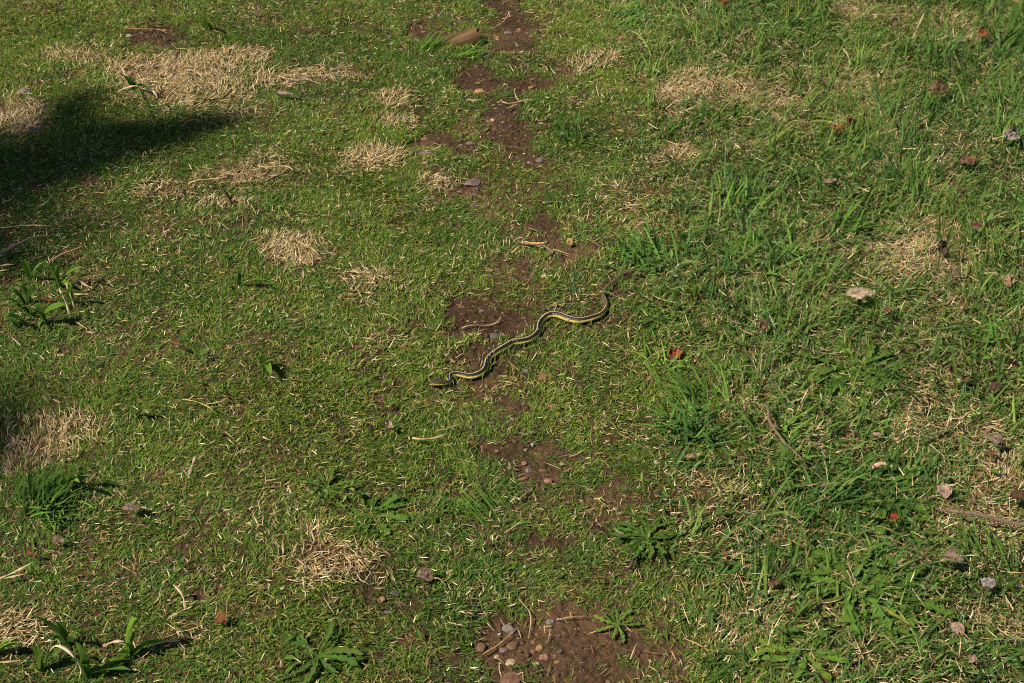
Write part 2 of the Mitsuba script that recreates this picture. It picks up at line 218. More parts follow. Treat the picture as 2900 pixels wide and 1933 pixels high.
def scatter(per_m2, prob, r, sparse=0.13):
    """Random spots, per_m2 of them on a square metre where prob is 1."""
    n = int(per_m2 * (X1 - X0) * (Y1 - Y0))
    x, y = r.uniform(X0 + 0.01, X1 - 0.02, n), r.uniform(Y0 + 0.01, Y1 - 0.02, n)
    keep = r.random(n) < prob(x, y) * np.where(near_view(x, y), 1.0, sparse)
    return x[keep], y[keep]


# ---------------------------------------------------------------- ground: one sheet to the horizon
gxs = np.unique(np.concatenate([np.arange(-1.9, 1.9, 0.0155), -1.9 - np.geomspace(0.03, 120, 42), 1.9 + np.geomspace(0.03, 120, 42)]))
gys = np.unique(np.concatenate([np.arange(0.7, 4.3, 0.0155), 0.7 - np.geomspace(0.03, 120, 42), 4.3 + np.geomspace(0.03, 120, 42)]))
mx, my = np.meshgrid(gxs, gys, indexing='ij')
mz = ground_height(mx, my)
inside = (np.abs(mx) < 1.84) & (my > 0.76) & (my < 4.24)
mz = mz + np.where(inside, (0.004 + 0.012 * at(F_dirt, mx, my)) * (noise2(mx, my, 38.0, 77, 3) - 0.5) - 0.006 * at(F_dirt, mx, my), 0)
i, j = np.meshgrid(np.arange(len(gxs) - 1), np.arange(len(gys) - 1), indexing='ij')
n_y = len(gys)
quads = np.stack([i * n_y + j, (i + 1) * n_y + j, (i + 1) * n_y + j + 1, i * n_y + j + 1], -1).reshape(-1, 4)
put('ground', (np.stack([mx, my, mz], -1).reshape(-1, 3), quads), 'soil_skin', smooth=True)
labels['ground'] = {'label': 'reddish brown bare soil of the trail and under the lawn', 'category': 'ground', 'kind': 'structure'}


def floor_z(x, y):
    """Height of the soil surface under the lawn and the trail."""
    x, y = np.asarray(x, float), np.asarray(y, float)
    d = at(F_dirt, x, y)
    return ground_height(x, y) + (0.004 + 0.012 * d) * (noise2(x, y, 38.0, 77, 3) - 0.5) - 0.006 * d


def fz(x, y):
    return float(floor_z(np.array([x]), np.array([y]))[0])


# ---------------------------------------------------------------- the snake
SPINE = np.array([(-0.1479, 1.9300, 0.012), (-0.1436, 1.9303, 0.012), (-0.1379, 1.9305, 0.012), (-0.1317, 1.9313, 0.0115), (-0.1254, 1.9329, 0.011), (-0.1177, 1.9364, 0.01), (-0.1126, 1.9425, 0.01), (-0.1118, 1.9505, 0.01), (-0.1132, 1.9585, 0.01), (-0.1101, 1.9655, 0.01), (-0.1026, 1.9685, 0.01), (-0.09048, 1.9671, 0.01), (-0.07802, 1.9644, 0.01), (-0.0659, 1.9663, 0.01), (-0.0562, 1.9733, 0.01), (-0.05068, 1.9848, 0.01), (-0.04919, 1.9976, 0.01), (-0.04581, 2.0090, 0.01), (-0.03625, 2.0199, 0.01), (-0.02157, 2.0317, 0.01), (-0.009129, 2.0432, 0.01), (0.001308, 2.0535, 0.01), (0.01769, 2.0591, 0.01), (0.03284, 2.0668, 0.01), (0.04319, 2.0790, 0.01), (0.04721, 2.0931, 0.01), (0.0482, 2.1065, 0.01), (0.05237, 2.1192, 0.01), (0.06123, 2.1302, 0.01), (0.07171, 2.1363, 0.01), (0.08376, 2.1368, 0.01), (0.09567, 2.1318, 0.01), (0.1075, 2.1246, 0.01), (0.1193, 2.1198, 0.01), (0.1333, 2.1190, 0.01), (0.1414, 2.1212, 0.01), (0.1559, 2.1272, 0.01), (0.1679, 2.1356, 0.01), (0.1762, 2.1492, 0.009), (0.1799, 2.1625, 0.009), (0.1791, 2.1748, 0.009), (0.1761, 2.1843, 0.009), (0.1758, 2.1931, 0.009), (0.18, 2.2052, 0.009), (0.1881, 2.2170, 0.009), (0.1974, 2.2266, 0.01), (0.2076, 2.2372, 0.011), (0.2195, 2.2477, 0.011), (0.2321, 2.2519, 0.014), (0.2419, 2.2553, 0.016), (0.2517, 2.2588, 0.018)])
chord = np.concatenate([[0], np.cumsum(np.linalg.norm(np.diff(SPINE[:, :2], axis=0), axis=1))])
SNAKE_LEN = chord[-1]
spl = CubicSpline(chord, SPINE[:, :2])
RINGS, SIDES = 760, 44
su = np.linspace(0, 1, RINGS) ** 1.0 * SNAKE_LEN
sxy = spl(su)
for _ in range(6):
    sxy[1:-1] = 0.25 * sxy[:-2] + 0.5 * sxy[1:-1] + 0.25 * sxy[2:]
sr = np.interp(su / SNAKE_LEN, [0, .004, .012, .022, .034, .046, .06, .09, .2, .4, .58, .70, .76, .82, .9, .96, 1], np.array([.0012, .0028, .0042, .0050, .0053, .0047, .0044, .0052, .0072, .0077, .0074, .0065, .0052, .0041, .0029, .0018, .0008]))
for _ in range(4):
    sr[1:-1] = 0.25 * sr[:-2] + 0.5 * sr[1:-1] + 0.25 * sr[2:]
base_z = floor_z(sxy[:, 0], sxy[:, 1])
base_z = np.convolve(np.pad(base_z, 25, 'edge'), np.ones(51) / 51, 'valid')
lift = np.interp(su / SNAKE_LEN, [0, .03, .08, .74, .9, 1], [.010, .009, .002, .002, .009, .018])
sz = base_z + sr * 0.93 + lift
spine = np.column_stack([sxy, sz])
tan = np.gradient(spine, axis=0); tan /= np.linalg.norm(tan, axis=1, keepdims=True)
left = np.cross([0, 0, 1.0], tan); left /= np.linalg.norm(left, axis=1, keepdims=True)
upv = np.cross(tan, left)
ang = np.linspace(0, 2 * np.pi, SIDES, endpoint=False)            # 0 = straight up, going to the left flank
U = np.broadcast_to(su[:, None], (RINGS, SIDES)); A = np.broadcast_to(ang[None], (RINGS, SIDES))
dev = np.degrees(np.minimum(A, 2 * np.pi - A))                     # degrees away from the back
frac = U / SNAKE_LEN
head = 1 - sm(.040, .055, frac)
row, colm = A / (2 * np.pi) * 22, U / 0.0034
stag = colm + 0.5 * (np.floor(row) % 2)
scale_u, scale_v = stag - np.floor(stag), row - np.floor(row)
scale = np.clip(1.15 - 1.5 * np.hypot(scale_u - 0.45, (scale_v - 0.5)), 0, 1)     # one keeled scale: high in its middle
keep_scale = (1 - head) * (dev < 125)
R = sr[:, None] * (1 + 0.05 * (scale - 0.5) * keep_scale)
wide, tall = 1.0 + 0.22 * head, 0.94 - 0.20 * head
ca, sa = np.cos(A), np.sin(A)
flat = np.where(ca < -0.55, -0.55 + (ca + 0.55) * 0.35, ca)        # the belly is flat
P = spine[:, None] + left[:, None] * (R * sa * wide)[..., None] + upv[:, None] * (R * flat * tall)[..., None]
rowid = np.floor(stag) * 37.7 + np.floor(row) * 11.3
rnd = np.sin(rowid * 12.9898) * 43758.5453; rnd = rnd - np.floor(rnd)
dark = np.array([0.010, 0.0085, 0.0085]); brown = np.array([0.055, 0.038, 0.024]); cream = np.array([0.46, 0.43, 0.21]); yellow = np.array([0.66, 0.56, 0.15]); belly = np.array([0.42, 0.42, 0.25]); olive = np.array([0.040, 0.031, 0.016])
tailness = sm(.70, .80, frac)
back = dark * (1 - tailness[..., None]) + brown * tailness[..., None]
back = back * (0.75 + 0.6 * scale[..., None])
fleck = ((rnd > 0.90) & (scale > 0.45) & (np.abs(U / SNAKE_LEN - 0.4) < 0.18) & (dev > 16) & (dev < 60))[..., None]
back = np.where(fleck, back * 0.2 + np.array([0.30, 0.28, 0.22]), back)
stripe = 1 - sm(6, 8.5, dev + 1.5 * (rnd - 0.5))
stripe = stripe * (1 - 0.75 * sm(.745, .80, frac)) * sm(.040, .060, frac)
jag = 5.0 * np.abs(scale_u - 0.5) * 2
flank = sm(55 + jag, 59 + jag, dev) * (1 - sm(96, 103, dev + jag))
flank = flank * (1 - 0.8 * sm(.74, .80, frac))
col = back * (1 - stripe[..., None]) + cream * (0.85 + 0.3 * scale[..., None]) * stripe[..., None]
col = col * (1 - flank[..., None]) + (yellow * ((0.30 + 0.95 * scale) * (0.55 + 0.6 * rnd))[..., None]) * flank[..., None]
below = sm(104, 116, dev)[..., None]
spot = ((np.floor(colm * 0.5) % 2 == 0) & (dev > 100) & (dev < 116))[..., None]
col = col * (1 - below) + belly * below
col = np.where(spot, col * 0.25, col)
lip = sm(66, 78, dev)[..., None]
hcol = olive * (1 - lip) + np.array([0.50, 0.44, 0.13]) * lip
seam = ((np.abs(np.mod(U / 0.0022, 1) - 0.5) > 0.42) & (dev > 70) & (dev < 105))[..., None]
hcol = np.where(seam, hcol * 0.35, hcol)
col = col * (1 - head[..., None]) + hcol * head[..., None]
i, j = np.meshgrid(np.arange(RINGS - 1), np.arange(SIDES), indexing='ij')
q = np.stack([i * SIDES + j, (i + 1) * SIDES + j, (i + 1) * SIDES + (j + 1) % SIDES, i * SIDES + (j + 1) % SIDES], -1).reshape(-1, 4)
V = np.vstack([P.reshape(-1, 3), spine[:1] - tan[:1] * 0.0012, spine[-1:]])
C = np.vstack([col.reshape(-1, 3), hcol[0, :1], brown[None]])
k = np.arange(SIDES); a, b = RINGS * SIDES, RINGS * SIDES + 1
F = np.vstack([q[:, [0, 1, 2]], q[:, [0, 2, 3]], np.stack([np.full(SIDES, a), k, (k + 1) % SIDES], 1), np.stack([np.full(SIDES, b), (RINGS - 1) * SIDES + (k + 1) % SIDES, (RINGS - 1) * SIDES + k], 1)])
put('snake__body', (V, F), 'snake_skin', C, smooth=True)
ih = int(np.searchsorted(su / SNAKE_LEN, .0165))
for n_eye, s in enumerate((1, -1)):
    e = trimesh.creation.icosphere(2, 0.0011)
    e.apply_translation(spine[ih] + left[ih] * s * sr[ih] * 1.08 + upv[ih] * sr[ih] * 0.36)
    put('snake__eye' + ('' if n_eye == 0 else '_001'), e, 'eye_gloss', smooth=True)
say('snake', 'dark garter snake with a pale back stripe and yellow flank stripes winding across the trail', 'snake')
snake_tree = cKDTree(sxy)


def off_snake(x, y, gap):
    d, k = snake_tree.query(np.column_stack([x, y]))
    return d > sr[k] + gap


# ---------------------------------------------------------------- grass, thatch and crumbs: what nobody could count
GREEN = [[0.108, 0.208, 0.036], [0.082, 0.172, 0.032], [0.138, 0.232, 0.044], [0.052, 0.120, 0.026], [0.180, 0.252, 0.062], [0.250, 0.268, 0.090]]
DEEP = [[0.085, 0.175, 0.036], [0.065, 0.140, 0.030], [0.105, 0.200, 0.044], [0.090, 0.180, 0.058], [0.145, 0.225, 0.054]]
STRAW = [[0.38, 0.305, 0.175], [0.30, 0.225, 0.115], [0.50, 0.41, 0.26], [0.21, 0.145, 0.07], [0.62, 0.55, 0.39]]


def flow(x, y):
    return (noise2(x, y, 4.5, 33, 2) - 0.5) * 9.0 + (noise2(x, y, 14.0, 35, 2) - 0.5) * 4.0


def lawn(name, tufts_m2, per_tuft, prob, palette, weights, len_rng, wid_rng, spread, tipdry, seed, segs=2, shade=1.0, radial=0.55, lean=(0.85, 0.38), curl=(0.7, 0.35), gap=-0.0012):
    r = np.random.default_rng(seed)
    tx, ty = scatter(tufts_m2, prob, r)
    nb = r.integers(per_tuft[0], per_tuft[1] + 1, len(tx))
    idx = np.repeat(np.arange(len(tx)), nb)
    n = len(idx)
    x, y = tx[idx] + r.normal(0, spread, n), ty[idx] + r.normal(0, spread, n)
    ok = off_snake(x, y, gap)
    x, y, idx = x[ok], y[ok], idx[ok]
    n = len(x)
    tuft_az = flow(tx, ty) + r.normal(0, 0.8, len(tx))
    rad = r.random(n) < radial
    az = np.where(rad, np.arctan2(y - ty[idx], x - tx[idx]) + r.normal(0, 0.5, n), tuft_az[idx] + r.normal(0, 0.45, n))
    ln = np.clip(r.normal(lean[0], lean[1], n), 0.05, 1.5)
    cu = r.normal(curl[0], curl[1], n)
    cu = np.minimum(cu, 1.75 - ln)
    worn = at(F_dirt, x, y)
    size = r.uniform(0.75, 1.2, len(tx))[idx] * (1 - 0.45 * worn) * (1 + 0.35 * at(F_lush, x, y))
    L = r.uniform(*len_rng, n) * size
    W = r.uniform(*wid_rng, n) * np.where(near_view(x, y), 1.0, 2.4)
    c = pick(palette, len(tx), r, weights, 0.14)[idx] * (1 + r.normal(0, 0.16, (n, 1)))
    yellow = (0.50 * worn + 0.30 * at(F_dry, x, y))[:, None] * r.random((n, 1))
    c = c * (1 - yellow) + np.array([0.20, 0.18, 0.055]) * yellow
    big = noise2(x, y, 3.2, 61, 3)[:, None]
    c = c * (0.72 + 0.56 * big) * (np.array([1.18, 1.0, 0.95]) * big + np.array([0.80, 1.0, 1.1]) * (1 - big))
    c = c * (1 - 0.25 * at(F_lush, x, y)[:, None]) * shade
    t = c.copy()
    brown_tip = r.random(n) < tipdry
    t[brown_tip] = np.array([0.34, 0.27, 0.13])
    z = floor_z(x, y) - 0.001
    return blades(x, y, z, az, ln, cu, L, W, c, segs, t)


grassy = lambda x, y: 1 - sm(0.30, 0.72, at(F_dirt, x, y))
p_lawn = lambda x, y: (grassy(x, y) + 0.03) * (1 - 0.80 * sm(0.35, 0.95, at(F_dry, x, y))) * (1 - 0.55 * at(F_coarse, x, y)) * (0.72 + 0.4 * at(F_lush, x, y))
p_coarse = lambda x, y: grassy(x, y) * at(F_coarse, x, y) * (1 - 0.85 * at(F_dry, x, y)) * (0.6 + 0.4 * at(F_weed, x, y))
p_trail = lambda x, y: sm(0.10, 0.35, at(F_dirt, x, y)) * (1 - sm(0.6, 0.95, at(F_dirt, x, y))) + 0.05
parts = [lawn('a', 9600, (7, 12), p_lawn, GREEN, [4, 4, 3, 3, 2, 1], (.009, .021), (.0013, .0021), .0042, 0.12, 101, radial=0.4, lean=(0.95, 0.36))]
put('lawn_grass', joined(parts)[:2], 'green_blade', joined(parts)[2])
# the turf's close bottom layer: small sods of very short blades, each an instance of one of ten
r = np.random.default_rng(151)
SODS = 10
for k in range(SODS):
    n = 110
    q, w = 0.034 * np.sqrt(r.random(n)), r.uniform(0, 2 * np.pi, n)
    tone = np.array([[0.80, 0.86, 1.0], [1.22, 1.06, 1.0]])[k % 2] * r.uniform(0.85, 1.1)
    m = blades(q * np.cos(w), q * np.sin(w), np.full(n, -0.0015), r.normal(0, 1.0, n), np.clip(r.normal(1.0, .3, n), .1, 1.5), r.normal(.5, .3, n), r.uniform(.009, .020, n), r.uniform(.0014, .0022, n), pick(GREEN, n, r, [4, 4, 3, 3, 2, 1]) * tone, 2)
    scene[f'short_sod_{k}'] = {'type': 'shapegroup', 'tuft': mikit.ply(m[:2], 'green_blade', color=m[2])}
x, y = scatter(950, lambda x, y: p_lawn(x, y) * (1 - 0.5 * at(F_dry, x, y)), r, 0.35)
ok = off_snake(x, y, 0.030); x, y = x[ok], y[ok]
az, zz, warm = flow(x, y) + r.normal(0, .6, len(x)), floor_z(x, y), noise2(x, y, 3.2, 61, 3) + r.normal(0, .12, len(x))
for k in range(len(x)):
    which = 2 * int(r.integers(0, SODS // 2)) + int(warm[k] > 0.5)
    scene[f'lawn_grass__{k + 1:03d}'] = {'type': 'instance', 'group': {'type': 'ref', 'id': f'short_sod_{which}'}, 'to_world': T().translate([float(x[k]), float(y[k]), float(zz[k])]).rotate([0, 0, 1], float(np.degrees(az[k]))).scale(float(r.uniform(.8, 1.15)))}
say('lawn_grass', 'short mown yellowish green grass covering the lawn left of the trail', 'grass', kind='stuff')
# sprigs that lean against the snake from the near side
r = np.random.default_rng(171)
k = r.choice(np.arange(60, RINGS - 90), 70)
side = np.where(left[k, 1] < 0, 1.0, -1.0)[:, None] * left[k, :2]
sx_, sy_ = (sxy[k] + side * (sr[k] + r.uniform(.0005, .004, 70))[:, None] + r.normal(0, .001, (70, 2))).T
k2 = np.repeat(np.arange(70), 3)
sx_, sy_ = sx_[k2] + r.normal(0, .002, 210), sy_[k2] + r.normal(0, .001, 210)
lean_on = blades(sx_, sy_, floor_z(sx_, sy_), r.uniform(0.2, 2.9, 210), np.clip(r.normal(.35, .3, 210), 0, 1.2), r.normal(.5, .3, 210), r.uniform(.010, .022, 210), r.uniform(.0012, .0020, 210), pick(GREEN, 210, r), 3)
p2 = joined([lean_on, lawn('b', 2600, (4, 8), p_trail, GREEN, [2, 1, 4, 1, 4, 3], (.010, .020), (.0013, .0022), .004, 0.15, 102, radial=0.85, lean=(0.95, 0.3))])
put('trail_grass', p2[:2], 'green_blade', p2[2])
say('trail_grass', 'sparse yellow green grass sprigs growing on the edges of the bare trail', 'grass', kind='stuff')
p3 = joined([lawn('c', 5800, (4, 8), p_coarse, DEEP, [4, 4, 3, 3, 2], (.022, .050), (.0019, .0036), .008, 0.08, 103, segs=3, lean=(0.75, 0.4), radial=0.4),
             lawn('d', 650, (2, 5), lambda x, y: p_coarse(x, y), DEEP, [3, 2, 3, 4, 2], (.05, .10), (.0030, .0050), .010, 0.05, 104, segs=3, lean=(0.6, 0.4), curl=(0.8, 0.4), radial=0.4),
             lawn('e', 520, (2, 5), lambda x, y: grassy(x, y) * sm(0.35, 0.75, x) * sm(1.9, 2.6, y) * (1 - 0.6 * at(F_dry, x, y)), DEEP, [4, 4, 3, 2, 1], (.05, .11), (.0022, .0038), .010, 0.05, 105, segs=3, lean=(0.35, 0.25), curl=(0.5, 0.3), radial=0.2)])
put('coarse_grass', p3[:2], 'green_blade', p3[2])
say('coarse_grass', 'longer unmown dark green grass on the right of the trail', 'grass', kind='stuff')


def litter(n_m2, prob, seed, len_rng, wid_rng, palette, weights, segs, up=(1.45, 0.12), high=(0.001, 0.008), align=0.5, bend=0.0):
    r = np.random.default_rng(seed)
    x, y = scatter(n_m2, prob, r)
    ok = off_snake(x, y, 0.006)
    x, y = x[ok], y[ok]
    n = len(x)
    az = np.where(r.random(n) < align, flow(x, y) + r.normal(0, 0.5, n), r.uniform(0, 2 * np.pi, n))
    ln = r.normal(up[0], up[1], n)
    cu = r.normal(bend, 0.55, n)
    L, W = r.uniform(*len_rng, n), r.uniform(*wid_rng, n) * np.where(near_view(x, y), 1.0, 1.3)
    c = pick(palette, n, r, weights, 0.2)
    return blades(x, y, floor_z(x, y) + r.uniform(*high, n), az, ln, cu, L, W, c, segs, taper=0.55)


p_mat = lambda x, y: sm(0.12, 0.95, at(F_dry, x, y)) * (0.5 + 1.0 * noise2(x, y, 16.0, 58, 2)) * (1 - 0.5 * sm(0.5, 0.9, at(F_dirt, x, y)))
p_all = lambda x, y: (1 - 0.85 * sm(0.3, 0.7, at(F_dirt, x, y))) * (0.42 + 0.9 * at(F_coarse, x, y)) * (0.35 + 1.3 * noise2(x, y, 7.0, 55, 3) ** 1.5)
s1 = joined([litter(70000, p_mat, 201, (.009, .028), (.0009, .0018), STRAW, [4, 4, 3, 2, 2], 2, up=(1.30, 0.28), align=0.6),
             litter(21000, p_all, 202, (.006, .017), (.0009, .0015), STRAW, [4, 3, 3, 3, 2], 2, high=(0.002, 0.013), up=(1.4, 0.3), align=0.3),
             litter(2600, lambda x, y: p_all(x, y) * at(F_coarse, x, y), 203, (.018, .045), (.0008, .0014), STRAW, [4, 2, 4, 1, 2], 3, high=(0.006, 0.022), up=(1.45, 0.25), align=0.3),
             litter(900, lambda x, y: 0.4 + 0 * x, 204, (.012, .04), (.0007, .0013), STRAW, [2, 3, 2, 4, 1], 3, align=0.2)])
put('dry_straw', s1[:2], 'dry_blade', s1[2])
say('dry_straw', 'bleached dead grass matted in tan patches and strewn through the lawn', 'dead grass', kind='stuff')

# creeping broad-leaved ground cover (clover and plantain seedlings) among the coarse grass
r = np.random.default_rng(301)
x, y = scatter(5200, lambda x, y: grassy(x, y) * np.clip(0.010 + 0.13 * at(F_coarse, x, y) + 0.60 * at(F_weed, x, y) - 0.1 * at(F_dry, x, y), 0, 1), r)
ok = off_snake(x, y, 0.008); x, y = x[ok], y[ok]; n = len(x)
az, tilt = r.uniform(0, 2 * np.pi, n), r.normal(0, 0.45, n)
L, W = r.uniform(.006, .018, n), r.uniform(.30, .62, n)
d = np.stack([np.cos(az), np.sin(az), np.sin(tilt)], -1); s = np.stack([-np.sin(az), np.cos(az), r.normal(0, 0.35, n)], -1)
o = np.column_stack([x, y, floor_z(x, y) + r.uniform(.006, .024, n)])
prof = [(0, 0), (.3, .42), (.62, .46), (.9, .25), (1, 0)]
vs = np.stack([o + d * (L * t)[:, None] + s * (L * W * w * sg)[:, None] + np.array([0, 0, 1.0]) * (0.35 * L * w + 0.25 * L * t * (1 - t))[:, None] for t, w, sg in [(0, 0, 0), (.3, .42, 1), (.3, .0, 0), (.3, .42, -1), (.7, .44, 1), (.7, 0, 0), (.7, .44, -1), (1, 0, 0)]], 1)
f = np.array([[0, 2, 1], [0, 3, 2], [1, 2, 5], [1, 5, 4], [2, 3, 6], [2, 6, 5], [4, 5, 7], [5, 6, 7]])
cc = np.repeat(pick(DEEP, n, r, [4, 4, 3, 2, 1], 0.2), 8, axis=0)
put('ground_cover', (vs.reshape(-1, 3), (f[None] + (np.arange(n) * 8)[:, None, None]).reshape(-1, 3)), 'green_blade', cc)
say('ground_cover', 'low creeping small-leaved weeds spread through the coarse grass', 'weeds', kind='stuff')

# crumbs of soil and grit on the bare trail
r = np.random.default_rng(401)
x, y = scatter(15000, lambda x, y: sm(0.45, 0.8, at(F_dirt, x, y)) * (0.25 + 1.3 * noise2(x, y, 13.0, 91, 2) ** 2), r, 0.3)
n = len(x)
octa = np.array([[1, 0, 0], [0, 1, 0], [-1, 0, 0], [0, -1, 0], [0, 0, 1], [0, 0, -1.0]])
of = np.array([[0, 1, 4], [1, 2, 4], [2, 3, 4], [3, 0, 4], [1, 0, 5], [2, 1, 5], [3, 2, 5], [0, 3, 5]])
size = np.minimum(0.0014 * r.pareto(2.2, n) + 0.0008, 0.0060)
th = r.uniform(0, 2 * np.pi, n)
ov = octa[None] * r.uniform(0.6, 1.3, (n, 6, 1)) * size[:, None, None] * np.array([1, 1, 0.75])
ov = np.stack([ov[..., 0] * np.cos(th)[:, None] - ov[..., 1] * np.sin(th)[:, None], ov[..., 0] * np.sin(th)[:, None] + ov[..., 1] * np.cos(th)[:, None], ov[..., 2]], -1)
ov = ov + np.column_stack([x, y, floor_z(x, y) + size * 0.25])[:, None]
oc = np.repeat(pick([[0.058, 0.036, 0.022], [0.08, 0.052, 0.033], [0.042, 0.027, 0.018], [0.10, 0.088, 0.072], [0.15, 0.112, 0.075]], n, r, [6, 4, 4, 1, 1], 0.2), 6, axis=0)
put('soil_crumbs', (ov.reshape(-1, 3), (of[None] + (np.arange(n) * 6)[:, None, None]).reshape(-1, 3)), 'pebble_skin', oc)
say('soil_crumbs', 'small crumbs of soil and grit scattered over the bare trail', 'soil crumbs', kind='stuff')

# lawn beyond the worked stretch: square sods of grass, each an instance of one
r = np.random.default_rng(501)
n = 26000
sodx, sody = r.uniform(-0.65, 0.65, n), r.uniform(-0.65, 0.65, n)
sod = joined([blades(sodx, sody, r.uniform(-.004, 0.0, n), r.uniform(0, 6.3, n), np.clip(r.normal(.8, .35, n), 0, 1.4), r.normal(.5, .3, n), r.uniform(.018, .042, n), r.uniform(.0028, .0042, n), pick(GREEN + DEEP, n, r), 2),
              blades(sodx[:9000] + .01, sody[:9000], r.uniform(.002, .012, 9000), r.uniform(0, 6.3, 9000), r.normal(1.4, .2, 9000), r.normal(0, .2, 9000), r.uniform(.02, .04, 9000), r.uniform(.002, .003, 9000), pick(STRAW, 9000, r), 2)])
scene['sod'] = {'type': 'shapegroup', 'tuft': mikit.ply(sod[:2], 'green_blade', color=sod[2])}
ring = [(-2.5 + 0.0, y) for y in (0.2, 1.5, 2.8, 4.1)] + [(2.5, y) for y in (0.2, 1.5, 2.8, 4.1)] + [(x, 4.9) for x in (-1.2, 0.1, 1.4)] + [(x, 0.1) for x in (-1.2, 0.1, 1.4)] + [(-1.9, 5.4), (1.9, 5.5)]
for k, (x, y) in enumerate(ring):
    scene[f'far_lawn__{k + 1:03d}'] = {'type': 'instance', 'group': {'type': 'ref', 'id': 'sod'}, 'to_world': T().translate([x, y, gz(x, y)]).rotate([0, 0, 1], float(90 * (k % 4)))}
say('far_lawn', 'lawn going on around the stretch of trail', 'grass', kind='stuff')
# ---------------------------------------------------------------- stones on and beside the trail
ICO = trimesh.creation.icosphere(2)
ICO3 = trimesh.creation.icosphere(3)
TONES = {'tan': [.186, .118, .062], 'brown': [.105, .062, .038], 'grey': [.124, .115, .105], 'slate': [.062, .065, .077], 'bluegrey': [.118, .130, .149], 'pink': [.186, .105, .077], 'red': [.130, .065, .046], 'cream': [.298, .248, .167], 'mauve': [.105, .077, .077], 'pale': [.260, .248, .229], 'orange': [.236, .130, .062]}


def stone(spot, tone, label, seed, group=None, flat=0.62, sink=0.40, angular=0.6):
    x, y, a, h = spot
    r = np.random.default_rng(seed)
    base = ICO3 if a > 0.010 else ICO
    p = np.array(base.vertices)
    for _ in range(int(3 + 7 * angular)):                          # a few flattened faces
        d = r.normal(0, 1, 3); d /= np.linalg.norm(d)
        lim = r.uniform(0.62, 0.9)
        p = p - np.maximum(p @ d - lim, 0)[:, None] * d * 0.95
    p = p * (1 + 0.34 * (meshkit.fbm(p * 1.6 + seed * 3.1, 3, seed) - 0.5))[:, None]
    b = min(max(h * 1.25, a * 0.62), a * 1.05)
    p = p * np.array([a, b, min(a, b) * flat])
    t = r.uniform(-0.35, 0.35)
    p = np.column_stack([p[:, 0] * math.cos(t) - p[:, 1] * math.sin(t), p[:, 0] * math.sin(t) + p[:, 1] * math.cos(t), p[:, 2]])
    height = min(a, b) * flat
    p = p + np.array([x, y, fz(x, y) + height * (1 - 2 * sink)])
    n = meshkit.fbm(p * 420 + seed, 3, seed)
    n2 = meshkit.fbm(p * 90 + seed, 2, seed + 5)
    c = np.array(TONES[tone]) * (0.72 + 0.55 * n + 0.30 * (n2 - 0.5))[:, None]
    dusty = (sm(0.50, 0.72, n2) * 0.75)[:, None]
    c = c * (1 - dusty) + np.array([0.075, 0.044, 0.025]) * dusty
    key = numbered('stone')
    put(key, (p, np.array(base.faces)), 'pebble_skin', c, smooth=38 if False else True)
    say(key, label, 'stone', group)


